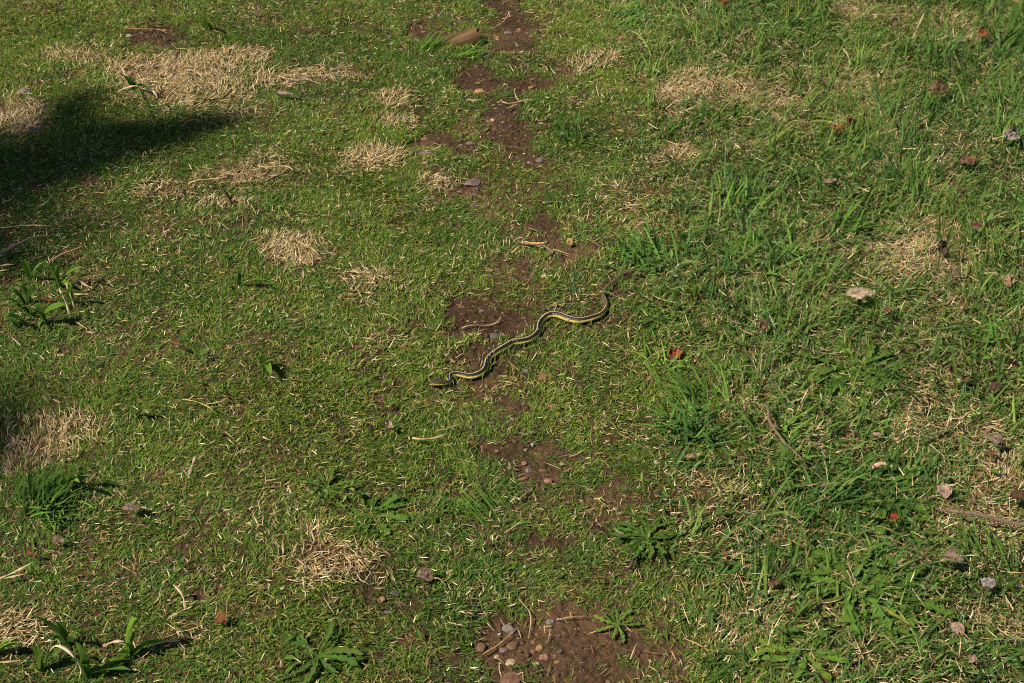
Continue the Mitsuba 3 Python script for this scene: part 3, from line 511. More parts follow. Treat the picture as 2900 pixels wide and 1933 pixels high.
NAME = {'tan': 'tan', 'brown': 'brown', 'grey': 'grey', 'slate': 'dark slate', 'bluegrey': 'blue grey', 'pink': 'pinkish', 'red': 'reddish', 'cream': 'cream', 'mauve': 'mauve', 'pale': 'whitish', 'orange': 'orange tan'}
BIG = [
    ((-0.1955, 1.4218, 0.006516, 0.005648), 'tan', 'smooth tan brown stone in the small dirt hollow left of the trail\'s near end'),
    ((-0.1691, 1.4165, 0.009756, 0.003903), 'brown', 'flat brownish stone right of the tan stone in the small dirt hollow'),
    ((-0.1769, 1.4354, 0.008297, 0.00524), 'slate', 'dark slate grey stone at the back of the small dirt hollow'),
    ((-0.05757, 1.4167, 0.004777, 0.004343), 'grey', 'grey tan round stone, upper one of the pair at the left trail edge'),
    ((-0.05159, 1.4103, 0.004333, 0.003033), 'pink', 'small pinkish orange stone touching the round grey stone at the trail edge'),
    ((-0.05838, 1.4049, 0.006052, 0.00281), 'brown', 'flat brown stone just below the round grey stone at the left trail edge'),
    ((-0.04957, 1.3956, 0.006031, 0.003446), 'bluegrey', 'blue grey stone half sunk left of the big near bare patch'),
    ((-0.03159, 1.4205, 0.006093, 0.005658), 'brown', 'dull dirt-coated stone at the upper left of the near bare patch'),
    ((-0.04561, 1.3785, 0.00535, 0.00642), 'brown', 'angular brown stone standing up at the left side of the near bare patch'),
    ((-0.004308, 1.3754, 0.0107, 0.006417), 'grey', 'large flat grey stone in the middle of the near bare patch'),
    ((0.05685, 1.3851, 0.006868, 0.004293), 'grey', 'dusty grey stone at the right end of the near bare patch beside a straw'),
    ((0.04004, 1.3383, 0.005904, 0.005483), 'orange', 'rounded orange tan stone in the near bare patch'),
    ((0.0006037, 1.3396, 0.009707, 0.005908), 'brown', 'lumpy tan brown stone touching the rounded grey one in the near bare patch'),
    ((-0.01202, 1.3328, 0.007155, 0.004209), 'mauve', 'rounded dark grey stone left of the lumpy tan brown one'),
    ((0.04714, 1.3234, 0.01048, 0.00545), 'pink', 'broad pinkish brown stone below the rounded orange tan stone'),
    ((0.0307, 1.3508, 0.005086, 0.003391), 'red', 'reddish brown stone half buried above the orange tan stone'),
    ((0.06931, 1.3307, 0.003782, 0.002942), 'slate', 'small dark blue grey stone at the right of the stone cluster'),
    ((-0.002115, 1.3108, 0.008344, 0.005632), 'cream', 'pale cream grey stone, the brightest at the near end of the trail'),
    ((0.03478, 1.3085, 0.006045, 0.004169), 'cream', 'pale cream stone below the broad pinkish one'),
    ((-0.02287, 1.3217, 0.00419, 0.002933), 'cream', 'small pale cream stone left of the brightest cream grey stone'),
    ((-0.001057, 1.2764, 0.01604, 0.009462), 'red', 'large reddish flat stone cut by the near edge of the picture'),
    ((-0.04578, 1.3378, 0.008434, 0.007169), 'brown', 'brown stone buried to its top left of the stone cluster'),
    ((-0.08112, 1.3381, 0.007161, 0.005055), 'brown', 'brown stone half hidden by grass left of the near bare patch'),
    ((-0.03919, 1.2817, 0.006595, 0.002885), 'grey', 'thin grey stone among grass at the near edge left of the large reddish one'),
    ((0.02032, 1.7487, 0.005395, 0.004414), 'pink', 'small bright pink stone on top of the blue grey one below the snake'),
    ((0.02751, 1.7310, 0.006337, 0.006337), 'bluegrey', 'blue grey stone right below the bright pink one'),
    ((0.05116, 1.7316, 0.008776, 0.002925), 'brown', 'flat brown stone right of the blue grey and pink stones'),
    ((0.06025, 1.7002, 0.007234, 0.005305), 'pink', 'pinkish flat stone at the lower right of the bare patch below the snake'),
    ((0.0193, 1.7067, 0.009183, 0.003866), 'brown', 'flat brown stone lowest but one in the strip below the blue grey stone'),
    ((0.02989, 1.6796, 0.00766, 0.003112), 'red', 'reddish stone at the lower tip of the bare patch below the snake'),
    ((0.2434, 1.7340, 0.006328, 0.008275), 'pale', 'pale whitish stone alone in the grass right of the trail'),
    ((0.02086, 1.5015, 0.004942, 0.003819), 'pale', 'grey white stone under the grass fringe between the two nearest bare patches'),
    ((-0.02643, 1.4473, 0.006159, 0.003959), 'cream', 'buff stone at the grass edge above the near bare patch'),
    ((0.3062, 1.3639, 0.004676, 0.003826), 'slate', 'dark slate stone in thin grass at the right of the near bare patch'),
    ((-0.03357, 2.0923, 0.01254, 0.004635), 'slate', 'flat blue grey stone on the dirt left of the snake\'s middle'),
    ((-0.05842, 2.1624, 0.005561, 0.003336), 'grey', 'small grey stone at the back of the bare patch left of the snake'),
    ((0.05939, 2.0910, 0.005452, 0.007088), 'brown', 'brown stone tucked against the snake\'s middle bend'),
    ((0.05916, 1.9709, 0.01421, 0.008945), 'red', 'reddish stone on the dirt below the snake\'s middle'),
    ((0.001275, 1.9624, 0.01206, 0.004721), 'brown', 'flat brown stone left of the reddish one below the snake'),
    ((0.03358, 1.7935, 0.00498, 0.004482), 'pale', 'pale grey stone at the back of the bare patch below the snake'),
    ((0.07202, 1.8972, 0.006691, 0.004117), 'pink', 'pinkish stone among grass below the reddish one'),
    ((0.1933, 1.8858, 0.005122, 0.003841), 'mauve', 'purple grey stone in the grass far right of the snake\'s head'),
    ((0.02177, 2.0906, 0.005998, 0.002999), 'pale', 'small pale stone touching the snake\'s stripe side on the dirt'),
    ((0.02505, 1.9856, 0.005811, 0.004226), 'grey', 'pale grey stone on the dirt just under the snake\'s near curve'),
    ((0.06334, 2.2716, 0.006883, 0.003442), 'cream', 'cream stone in the small bare patch behind the snake'),
    ((0.03969, 2.3136, 0.005801, 0.00406), 'mauve', 'mauve stone under the twig behind the snake'),
    ((0.2482, 1.9535, 0.01045, 0.006272), 'red', 'reddish clod of stone in the grass right of the snake'),
    ((-0.07696, 3.0430, 0.01538, 0.008391), 'orange', 'orange tan stone in the far bare patch'),
    ((-0.08517, 2.6202, 0.01955, 0.01135), 'mauve', 'big purple grey slab on the trail halfway to the far end'),
    ((-0.1908, 2.7496, 0.01956, 0.006521), 'mauve', 'long mauve slab at the grass edge left of the trail'),
    ((-0.1934, 2.7038, 0.007734, 0.00709), 'pink', 'pinkish stone below the long mauve slab'),
    ((-0.1978, 2.8255, 0.0113, 0.005981), 'red', 'reddish stone at the back of the side hollow left of the trail'),
    ((0.01229, 2.7339, 0.007143, 0.005195), 'slate', 'dark grey stone in the notch right of the trail'),
    ((0.06152, 2.7236, 0.01102, 0.007777), 'mauve', 'mauve stone right of the dark grey one in the notch'),
    ((-0.04502, 2.9029, 0.006763, 0.004396), 'cream', 'cream stone on the far trail where it narrows'),
    ((-0.03842, 3.3255, 0.007449, 0.00447), 'orange', 'yellowish stone right of the wood chunk'),
    ((0.1783, 3.3584, 0.009014, 0.003756), 'orange', 'orange stone alone in the grass right of the wood chunk'),
    ((-0.009437, 3.3612, 0.01051, 0.004129), 'grey', 'grey stone on the trail behind the wood chunk'),
    ((-0.07117, 3.2322, 0.01386, 0.005106), 'slate', 'bluish grey stone on the trail right below the wood chunk'),
    ((-0.08179, 2.5360, 0.009872, 0.00617), 'mauve', 'mauve stone below the big purple grey slab'),
    ((0.04567, 3.0664, 0.007034, 0.004572), 'tan', 'tan stone at the right rim of the far bare patch'),
    ((0.01882, 3.3862, 0.00906, 0.005285), 'pink', 'pinkish stone at the right of the trail\'s far end'),
    ((-0.09428, 2.8057, 0.01124, 0.003968), 'mauve', 'mauve stone at the right of the side hollow'),
    ((0.2146, 2.9917, 0.004494, 0.003111), 'pale', 'small white grey stone in the grass far right of the far bare patch'),
    ((-0.9863, 3.3361, 0.008957, 0.006718), 'pale', 'grey stone at the left of the bare patch in the upper left'),
    ((-0.7784, 3.2132, 0.01235, 0.005086), 'brown', 'grey brown stone between the upper left bare patch and the straw'),
    ((-1.1700, 3.0154, 0.01804, 0.0111), 'grey', 'pale grey lump in the grass at the upper left edge'),
]
for k, (spot, tone, label) in enumerate(BIG):
    stone(spot, tone, label, 1000 + k, angular=0.8 if tone in ('slate', 'mauve', 'red') else 0.35, flat=0.42 if spot[2] > 0.022 else 0.6)
SMALL = [((-0.003683, 1.3876, 0.003439, 0.002794), 'tan'), ((-0.01856, 1.3647, 0.002556, 0.003195), 'cream'), ((-0.05314, 1.3589, 0.003824, 0.002762), 'slate'), ((0.04174, 1.3794, 0.002571, 0.001928), 'grey'), ((0.06899, 1.3583, 0.002973, 0.002124), 'slate'), ((0.03153, 1.3319, 0.003787, 0.002945), 'red'), ((0.06183, 1.3247, 0.003145, 0.004194), 'brown'), ((-0.01671, 1.3101, 0.002503, 0.001668), 'cream'), ((0.06468, 1.3130, 0.004592, 0.002505), 'tan'), ((-0.01426, 1.4339, 0.003064, 0.002189), 'grey'), ((0.1143, 1.4246, 0.003049, 0.002396), 'grey'), ((0.00847, 1.3578, 0.00255, 0.001913), 'brown'), ((-0.02441, 1.3521, 0.002544, 0.001908), 'brown'), ((0.05229, 1.3718, 0.002349, 0.001708), 'grey'), ((0.01616, 1.3987, 0.002159, 0.001511), 'slate'), ((0.08716, 1.3308, 0.002521, 0.001681), 'mauve'), ((0.02399, 1.3133, 0.002297, 0.001671), 'brown'), ((0.01153, 1.3295, 0.002522, 0.001892), 'red'), ((-0.03135, 1.4015, 0.00216, 0.001728), 'red'), ((-0.04055, 1.3686, 0.002559, 0.001706), 'grey'), ((0.03622, 1.3670, 0.002132, 0.001706), 'tan')]
for k, (spot, tone) in enumerate(SMALL):
    stone(spot, tone, f'{NAME[tone]} pebble smaller than the stones on the near bare patch of the trail', 1200 + k, f'{NAME[tone]} pebbles on the near bare patch', sink=0.36)
SMALL = [((-0.2139, 1.4068, 0.005184, 0.00432), 'brown'), ((-0.1843, 1.4009, 0.007329, 0.00388), 'slate'), ((-0.2012, 1.3960, 0.005164, 0.003012), 'brown'), ((-0.1917, 1.4442, 0.005695, 0.002629), 'brown')]
for k, (spot, tone) in enumerate(SMALL):
    stone(spot, tone, f'{NAME[tone]} stone sunk low in the small dirt hollow left of the trail', 1250 + k, 'sunken stones in the small hollow', sink=0.42)
SMALL = [((0.01032, 2.0892, 0.003815, 0.002453), 'grey'), ((-0.08406, 2.1316, 0.002755, 0.001928), 'cream'), ((0.06963, 2.3922, 0.004447, 0.003261), 'grey'), ((0.06888, 2.4289, 0.004794, 0.003596), 'brown'), ((0.03641, 1.8222, 0.006535, 0.004021), 'brown'), ((-0.02605, 1.7788, 0.005451, 0.003469), 'brown'), ((0.02352, 1.7808, 0.004463, 0.003223), 'grey'), ((0.08447, 1.7464, 0.004409, 0.002939), 'cream'), ((0.06271, 2.2523, 0.005134, 0.003138), 'pink'), ((-0.05106, 1.7932, 0.004481, 0.002987), 'brown'), ((0.114, 2.4362, 0.007804, 0.003302), 'orange'), ((0.01505, 1.8234, 0.003017, 0.002011), 'cream'), ((0.1211, 1.9393, 0.003126, 0.002345), 'grey'), ((-0.01868, 1.7882, 0.002983, 0.002237), 'mauve'), ((0.07521, 2.3757, 0.005902, 0.002656), 'brown'), ((-0.05292, 1.7571, 0.003935, 0.002214), 'brown'), ((-0.011, 1.6087, 0.003967, 0.0028), 'grey'), ((-0.1513, 1.5420, 0.003638, 0.002274), 'cream')]
for k, (spot, tone) in enumerate(SMALL):
    stone(spot, tone, f'small {NAME[tone]} pebble on bare soil of the trail around the snake', 1300 + k, f'{NAME[tone]} pebbles around the snake', sink=0.36)
SMALL = [((-0.01766, 3.0778, 0.00458, 0.002818), 'cream'), ((-0.08302, 3.0854, 0.007767, 0.003178), 'tan'), ((-0.03718, 3.3119, 0.005941, 0.002971), 'orange'), ((-0.2294, 3.3711, 0.006393, 0.003008), 'tan'), ((-0.05575, 2.8954, 0.003038, 0.002363), 'cream'), ((-0.02128, 2.8883, 0.002696, 0.002022), 'cream'), ((-0.05535, 2.8645, 0.003687, 0.002346), 'tan'), ((-0.02864, 2.8804, 0.004037, 0.002691), 'brown'), ((-0.003408, 2.8766, 0.006051, 0.002689), 'brown'), ((-0.03949, 2.9609, 0.005487, 0.002744), 'grey'), ((-0.1172, 2.7994, 0.007263, 0.002971), 'mauve'), ((-0.1502, 2.7981, 0.0066, 0.00264), 'red'), ((-0.05856, 3.2448, 0.005851, 0.00256), 'brown'), ((-0.08972, 3.1568, 0.005739, 0.002869), 'slate'), ((-0.06992, 3.1522, 0.005016, 0.002508), 'mauve'), ((-0.1769, 3.3729, 0.005645, 0.002634), 'red'), ((0.1333, 3.2949, 0.005927, 0.003334), 'tan'), ((0.03934, 3.3563, 0.004877, 0.002626), 'grey'), ((-0.005867, 3.5041, 0.005425, 0.002713), 'grey'), ((-0.9489, 3.3822, 0.005276, 0.003392), 'brown'), ((-0.8871, 3.4532, 0.006889, 0.003827), 'grey'), ((-0.9957, 3.2934, 0.007395, 0.002958), 'orange'), ((-0.9015, 3.3697, 0.006768, 0.003008), 'orange')]
for k, (spot, tone) in enumerate(SMALL):
    stone(spot, tone, f'small {NAME[tone]} pebble on bare soil in the far third of the picture', 1400 + k, f'{NAME[tone]} pebbles on the far bare patches', sink=0.36)

# ---------------------------------------------------------------- the chunk of wood on the far trail
r = np.random.default_rng(61)
NL, NS = 26, 40
cx, cy = (-0.1247, 3.2944)
long_ax, wide_ax = np.array([math.cos(0.30), math.sin(0.30), 0]), np.array([-math.sin(0.30), math.cos(0.30), 0])
pv, pc = [], []
for a in range(NL):
    t = a / (NL - 1)
    s = (t - 0.5) * 0.080
    w = 0.025 * (0.55 + 0.45 * math.sin(min(1, t * 1.25 + 0.12) * math.pi * 0.5)); h = 0.010 + 0.022 * t
    for b in range(NS):
        q = b / NS * 2 * math.pi
        c, d = math.cos(q), math.sin(q)
        c, d = math.copysign(abs(c) ** 0.55, c), math.copysign(abs(d) ** 0.55, d)
        ridge = 0.0030 * math.sin(c * 22 + 1.3 * math.sin(t * 3)) if d > 0.3 else 0.0
        end = 0.005 * math.sin(5 * q + 2) + 0.003 * math.sin(11 * q)
        pv.append(np.array([cx, cy, 0]) + long_ax * (s + (end if a in (0, NL - 1) else 0) - 0.012 * (d > 0) * (t > .9) * 0 ) + wide_ax * (c * w) + np.array([0, 0, h * 0.5 + d * h * 0.5 + ridge - 0.003]))
        g = 0.5 + 0.5 * math.sin(c * 22 + 1.3 * math.sin(t * 3))
        pc.append((np.array([.120, .078, .038]) * (0.30 + 0.75 * g) if d > 0.3 else np.array([.12, .066, .035]) * (0.8 + 0.4 * r.random())))
pv, pc = np.array(pv), np.array(pc)
pv[:, 2] += fz(cx, cy)
i, j = np.meshgrid(np.arange(NL - 1), np.arange(NS), indexing='ij')
q = np.stack([i * NS + j, (i + 1) * NS + j, (i + 1) * NS + (j + 1) % NS, i * NS + (j + 1) % NS], -1).reshape(-1, 4)
caps = []
for a, flip in ((0, False), (NL - 1, True)):
    pv = np.vstack([pv, pv[a * NS:(a + 1) * NS].mean(0)]); pc = np.vstack([pc, [[.11, .06, .032]]])
    k = np.arange(NS); tri = np.stack([np.full(NS, len(pv) - 1), a * NS + k, a * NS + (k + 1) % NS], 1)
    caps.append(tri[:, ::-1] if flip else tri)
put('wood_chunk', (pv, np.vstack([q[:, [0, 1, 2]], q[:, [0, 2, 3]], *caps])), 'wood_grain', pc, smooth=False)
say('wood_chunk', 'weathered tan chunk of grooved wood lying at the far end of the trail', 'wood')


# ---------------------------------------------------------------- twigs and single straws
def tube(pts, rad, sides=7, knots=0.0, seed=0):
    r = np.random.default_rng(seed)
    pts = np.asarray(pts, float)
    d = np.concatenate([[0], np.cumsum(np.linalg.norm(np.diff(pts, axis=0), axis=1))])
    m = max(8, int(d[-1] / 0.006))
    t = np.linspace(0, d[-1], m)
    p = CubicSpline(d, pts)(t) if len(pts) > 2 else np.column_stack([np.interp(t, d, pts[:, k]) for k in range(3)])
    p[:, :2] += np.cumsum(r.normal(0, 0.0004, (m, 2)), axis=0) * (1 if knots else 0.4)
    rr = np.interp(t / d[-1], np.linspace(0, 1, len(np.atleast_1d(rad))), np.atleast_1d(rad)) * (1 + knots * r.normal(0, 1, m))
    tg = np.gradient(p, axis=0); tg /= np.linalg.norm(tg, axis=1, keepdims=True)
    l = np.cross([0, 0, 1.0], tg); l /= np.linalg.norm(l, axis=1, keepdims=True) + 1e-9
    u = np.cross(tg, l)
    a = np.arange(sides) * 2 * np.pi / sides
    v = p[:, None] + rr[:, None, None] * (np.cos(a)[None, :, None] * l[:, None] + np.sin(a)[None, :, None] * u[:, None])
    i, j = np.meshgrid(np.arange(m - 1), np.arange(sides), indexing='ij')
    q = np.stack([i * sides + j, (i + 1) * sides + j, (i + 1) * sides + (j + 1) % sides, i * sides + (j + 1) % sides], -1).reshape(-1, 4)
    k = np.arange(1, sides - 1)
    e0 = np.stack([k * 0, k + 1, k], 1); e1 = np.stack([k * 0, k, k + 1], 1) + (m - 1) * sides
    return v.reshape(-1, 3), np.vstack([q[:, [0, 1, 2]], q[:, [0, 2, 3]], e0, e1])


def lay(pts, z):
    """Points on the soil, each lifted by z (a number or one per point)."""
    z = np.broadcast_to(z, (len(pts),))
    return [(x, y, fz(x, y) + h) for (x, y), h in zip(pts, z)]


def twig(pts, rad, color, label, z=0.008, name='twig', cat='twig', knots=0.09, seed=1, mat='wood_grain'):
    v, f = tube(lay(pts, z), rad, knots=knots, seed=seed)
    n = meshkit.fbm(v * np.array([260, 260, 260.0]) + seed, 2, seed)
    c = np.array(color) * (0.6 + 0.8 * n)[:, None]
    key = numbered(name)
    put(key, (v, f), mat, c, smooth=True)
    say(key, label, cat)
    return key


GREYB, REDB, DARKB, PALE, BUFF = [.12, .085, .07], [.14, .075, .05], [.05, .034, .026], [.46, .37, .23], [.33, .245, .13]
twig([(0.6737, 1.6023), (0.6879, 1.5843), (0.7078, 1.5719), (0.7423, 1.5617), (0.773, 1.5543), (0.8079, 1.5495), (0.8209, 1.5478)], [.0016, .0026, .0030, .0032, .0032, .0033], GREYB, 'long reddish grey twig reaching in from the right edge', z=[.020, .034, .042, .044, .042, .040, .040], seed=3)
twig([(0.4295, 1.8467), (0.4379, 1.8179), (0.4368, 1.7864), (0.445, 1.7584), (0.4541, 1.7380), (0.4735, 1.7080), (0.4846, 1.6885)], [.0012, .0022, .0024, .0024, .0022, .0018, .0010], GREYB, 'curved grey brown twig in the grass right of the trail', z=[.030, .038, .038, .036, .034, .030, .020], seed=4)
twig([(-0.5379, 2.5753), (-0.5138, 2.6032), (-0.4884, 2.6362)], [.0015, .0018, .0012], DARKB, 'dark thin twig slanting at the edge of a straw patch left of the trail', z=.02, seed=5)
twig([(-0.6247, 2.5704), (-0.6058, 2.5345), (-0.5904, 2.5001)], [.0016, .0024, .0016], DARKB, 'short dark twig pointing at the viewer in the small brown patch left', z=.014, seed=6)
twig([(0.01031, 2.3837), (0.03676, 2.3673), (0.06324, 2.3662), (0.07767, 2.3529), (0.08768, 2.3426)], [.0010, .0018, .0020, .0026, .0030], GREYB, 'knobbly grey brown twig on the small bare patch behind the snake', z=.009, seed=7)
twig([(0.02501, 2.3703), (0.04563, 2.3703), (0.06624, 2.3694)], [.0018, .0024, .0016], [.45, .30, .13], 'golden seed head lying along the knobbly twig behind the snake', z=.012, seed=8, name='seed_head', cat='seed head', knots=.25)
twig([(-1.0160, 2.3088), (-1.0055, 2.3257), (-0.9923, 2.3406), (-0.9774, 2.3598), (-0.9612, 2.3750), (-0.9391, 2.3799)], [.0045, .0045, .0040, .0028, .0016, .0010], [.15, .115, .085], 'thick split grey stick at the left edge above the strap-leaved plants', z=.018, seed=9, knots=.14)
twig([(-0.9099, 2.2918), (-0.8973, 2.3169), (-0.8801, 2.3303), (-0.8632, 2.3430)], [.0018, .0022, .0016, .0012], [.22, .15, .10], 'brown stem slanting above the strap-leaved plants at the left', z=.02, seed=10)
twig([(0.01533, 1.6433), (0.01828, 1.6607), (0.02175, 1.6800)], [.0018, .0020, .0012], DARKB, 'short dark twig standing out of thin grass below the blue grey stone', z=[.006, .016, .024], seed=11)
twig([(-0.04082, 1.3178), (-0.01797, 1.3401), (0.001033, 1.3577)], [.0011, .0013, .0008], [.30, .20, .09], 'straight brown stem slanting across the left of the near bare patch', z=.010, seed=12)
twig([(0.2507, 1.3431), (0.2663, 1.3318), (0.2809, 1.3209)], [.0008, .0009, .0007], [.34, .20, .09], 'thin reddish stem at the right of the near bare patch', z=.008, seed=13)
twig([(-0.1052, 2.9851), (-0.08966, 2.9820), (-0.07595, 2.9866)], [.0016, .0018, .0010], [.36, .28, .2], 'short pale twig left of the straw tangle on the far trail', z=.010, seed=14)
twig([(-0.0618, 3.3466), (-0.03586, 3.3801), (-0.0134, 3.4334)], [.0009, .0010, .0007], BUFF, 'thin tan stem crossing the trail behind the wood chunk', z=.014, seed=15)
twig([(-0.9957, 3.3539), (-0.9472, 3.3550), (-0.8963, 3.3620)], [.0009, .0010, .0007], [.30, .17, .10], 'thin reddish stem lying across the upper left bare patch', z=.010, seed=16)
twig([(-0.5569, 2.9906), (-0.5413, 2.9896), (-0.5169, 2.9876)], [.0042, .0046, .0020], [.19, .15, .14], 'grey piece of bark lying left of the far trail', z=.020, seed=17, name='bark_piece', cat='bark', knots=.12)
twig([(0.5878, 1.6818), (0.5967, 1.6845), (0.6078, 1.6859)], [.0040, .0046, .0026], [.40, .27, .19], 'pinkish tan bark piece on the broad dark weeds at the right', z=.034, seed=18, name='bark_piece', cat='bark', knots=.12)
twig([(0.7651, 1.5511), (0.6905, 1.5668), (0.6776, 1.5417)][1:], [.0016, .0012], GREYB, 'stub of twig forking below the long reddish grey twig', z=.012, seed=19)
twig([(0.1788, 1.4771), (0.1857, 1.4967), (0.1972, 1.5172)], [.0030, .0026, .0012], DARKB, 'dark curled stalk below the dandelion right of the trail', z=.012, seed=20)
twig([(0.4071, 1.4616), (0.4208, 1.4776), (0.4346, 1.4947)], [.0022, .0022, .0012], DARKB, 'dark short stick between grass tufts at the lower right', z=.016, seed=21)


def straw(pts, wid, label, z=0.009, color=PALE, seed=1):
    """A flat dead grass stem as a folded ribbon."""
    pts = np.array(lay(pts, z))
    d = np.concatenate([[0], np.cumsum(np.linalg.norm(np.diff(pts, axis=0), axis=1))])
    t = np.linspace(0, d[-1], 14)
    p = CubicSpline(d, pts)(t) if len(pts) > 2 else np.column_stack([np.interp(t, d, pts[:, k]) for k in range(3)])
    tg = np.gradient(p, axis=0); tg /= np.linalg.norm(tg, axis=1, keepdims=True)
    l = np.cross([0, 0, 1.0], tg); l /= np.linalg.norm(l, axis=1, keepdims=True)
    w = 0.72 * wid * (0.75 + 0.35 * np.sin(t / d[-1] * 9 + seed)) * np.minimum(1, (1.05 - t / d[-1]) * 5)
    w = np.maximum(w, 0.0004)[:, None]
    v = np.stack([p - l * w, p + np.array([0, 0, 1]) * w * 0.7, p + l * w], 1).reshape(-1, 3)
    k = np.arange(13)
    f = np.vstack([np.stack([k * 3 + a, k * 3 + 3 + a, k * 3 + 4 + a, k * 3 + 1 + a], 1) for a in (0, 1)])
    r = np.random.default_rng(seed)
    c = np.repeat(np.array(color) * r.uniform(0.75, 1.15, (14, 1)), 3, axis=0)
    key = numbered('straw')
    put(key, (v, f), 'dry_blade', c)
    say(key, label, 'straw')


straw([(-0.09463, 2.0968), (-0.06988, 2.1103), (-0.0385, 2.1179), (-0.02484, 2.1286), (-0.02186, 2.1370)], .0017, 'pale bent straw on the bare dirt left of the snake', z=.007, seed=1)
straw([(-0.07393, 2.1078), (-0.06998, 2.1152), (-0.06572, 2.1216)], .0036, 'tan dry leaf scrap lying on the bent straw left of the snake', z=.011, color=[.42, .30, .19], seed=2)
straw([(0.01109, 1.4241), (0.02165, 1.4092), (0.02754, 1.3927), (0.02623, 1.3700), (0.02434, 1.3510)], .0013, 'long curved pale straw on the near bare patch', seed=3)
straw([(0.06491, 1.3818), (0.0847, 1.3846), (0.1068, 1.3908)], .0018, 'straight tan straw at the right of the near bare patch', seed=4, color=BUFF)
straw([(-0.0375, 1.3795), (-0.03207, 1.3722), (-0.02666, 1.3650)], .0012, 'short white straw beside the angular brown stone', seed=5)
straw([(-0.2484, 2.1060), (-0.2302, 2.1009), (-0.2109, 2.0864)], .0014, 'pale straw curved on the lawn left of the snake', z=.022, seed=6)
straw([(-0.1695, 1.7800), (-0.1485, 1.7792), (-0.1279, 1.7869), (-0.113, 1.7986)], .0030, 'broad pale dead leaf blade on the lawn left of the bare patch below the snake', z=.018, seed=7)
straw([(-0.131, 1.8014), (-0.109, 1.8122), (-0.08319, 1.8304)], .0020, 'tan straw above the broad pale dead blade', z=.02, seed=8, color=BUFF)
straw([(-0.0235, 1.9417), (-0.009149, 1.9373), (0.005941, 1.9310)], .0014, 'thin white straw in the grass below the snake', z=.018, seed=9)
straw([(-0.04141, 1.9139), (-0.03117, 1.9251), (-0.02007, 1.9347)], .0020, 'tan straw slanting below the snake\'s head', z=.018, seed=10, color=BUFF)
straw([(-0.5754, 3.0905), (-0.5451, 3.0747), (-0.5144, 3.0608)], .0022, 'pale straw lying on the dry patch in the upper left', z=.016, seed=11)
straw([(-0.5558, 2.6572), (-0.5269, 2.6537), (-0.4993, 2.6596), (-0.4764, 2.6413)], .0026, 'whitish broken straw on the middle left dry patch', z=.018, seed=12)
straw([(-0.6943, 2.5800), (-0.6686, 2.5947), (-0.6385, 2.6014), (-0.6216, 2.6125)], .0026, 'long tan straw on the left part of the middle dry patch', z=.016, seed=13)
straw([(-1.0464, 2.3953), (-1.0047, 2.4053), (-0.9611, 2.4084), (-0.9389, 2.4046)], .0018, 'long thin straw at the left edge above the split stick', z=.024, seed=14)
straw([(-1.0157, 2.2682), (-0.9999, 2.2731), (-0.982, 2.2802)], .0034, 'pinkish dry blade at the left edge beside the strap-leaved plants', z=.02, seed=15, color=[.45, .33, .25])
straw([(-1.0095, 2.2558), (-0.9989, 2.2585), (-0.9875, 2.2634)], .0026, 'pale dry blade at the left edge just below the pinkish one', z=.02, seed=16)
straw([(-0.841, 2.2297), (-0.8258, 2.2144), (-0.8088, 2.2009)], .0036, 'flat brown dry blade right of the strap-leaved plants', z=.016, seed=17, color=[.40, .29, .19])
straw([(-0.8418, 2.1866), (-0.8213, 2.1839), (-0.8129, 2.1845)], .0030, 'pale short dry blade right of the strap-leaved plants', z=.016, seed=18)
straw([(-0.857, 2.1591), (-0.8431, 2.1374), (-0.8334, 2.1184)], .0026, 'cream dry blade bent down from the strap-leaved plants, left one', z=[.045, .035, .012], seed=19)
straw([(-0.846, 2.1722), (-0.8366, 2.1525), (-0.8281, 2.1376)], .0024, 'cream dry blade bent down from the strap-leaved plants, right one', z=[.050, .035, .015], seed=20)
straw([(-0.772, 1.4457), (-0.749, 1.4538), (-0.7233, 1.4690)], .0028, 'forked tan straw at the left edge, upper prong', z=[.018, .024, .03], seed=21, color=[.48, .38, .24])
straw([(-0.7707, 1.4451), (-0.7504, 1.4510), (-0.7315, 1.4540)], .0024, 'forked tan straw at the left edge, lower prong', z=[.016, .018, .02], seed=22)
straw([(-0.5988, 1.4721), (-0.5856, 1.4629), (-0.5628, 1.4491)], .0014, 'thin buff straw tip in the lawn near the lower left', z=.022, seed=23, color=BUFF)
straw([(-0.5025, 1.4212), (-0.489, 1.4090), (-0.481, 1.3868)], .0030, 'bent cream dead blade in the lower left lawn', z=[.026, .022, .012], seed=24)
straw([(-0.526, 1.6713), (-0.5225, 1.6884), (-0.5189, 1.7000)], .0030, 'short grey dead blade in the lawn below the middle left', z=[.012, .022, .03], seed=25, color=[.36, .31, .26])
straw([(-0.5128, 1.3116), (-0.497, 1.3163), (-0.474, 1.3208)], .0030, 'long pale dead blade right of the biggest strap-leaved plant', z=.02, seed=26)
straw([(-0.5815, 1.3095), (-0.5685, 1.3166), (-0.5535, 1.3172)], .0036, 'broad pinkish buff dead blade left of the biggest strap leaf', z=.024, seed=27, color=[.52, .42, .30])
straw([(-0.6073, 1.2697), (-0.6188, 1.2822), (-0.635, 1.2888), (-0.6509, 1.2858)], .0032, 'arched dead strap leaf at the bottom left, pale and curled', z=[.01, .045, .05, .035], seed=28, color=[.55, .47, .38])
straw([(-0.7268, 1.2856), (-0.7107, 1.2865), (-0.6952, 1.2894)], .0026, 'pale dead blade lying at the lower left corner', z=.02, seed=29)
straw([(-0.4972, 1.3604), (-0.4864, 1.3703), (-0.4741, 1.3781)], .0020, 'pale straw slanting right of the biggest strap leaf', z=.022, seed=30)
straw([(-0.9341, 2.9904), (-0.9072, 2.9972), (-0.8576, 2.9894), (-0.8355, 2.9635)], .0036, 'long curled dead strap leaf beside the dark plant in the upper left', z=[.014, .022, .026, .014], seed=31)
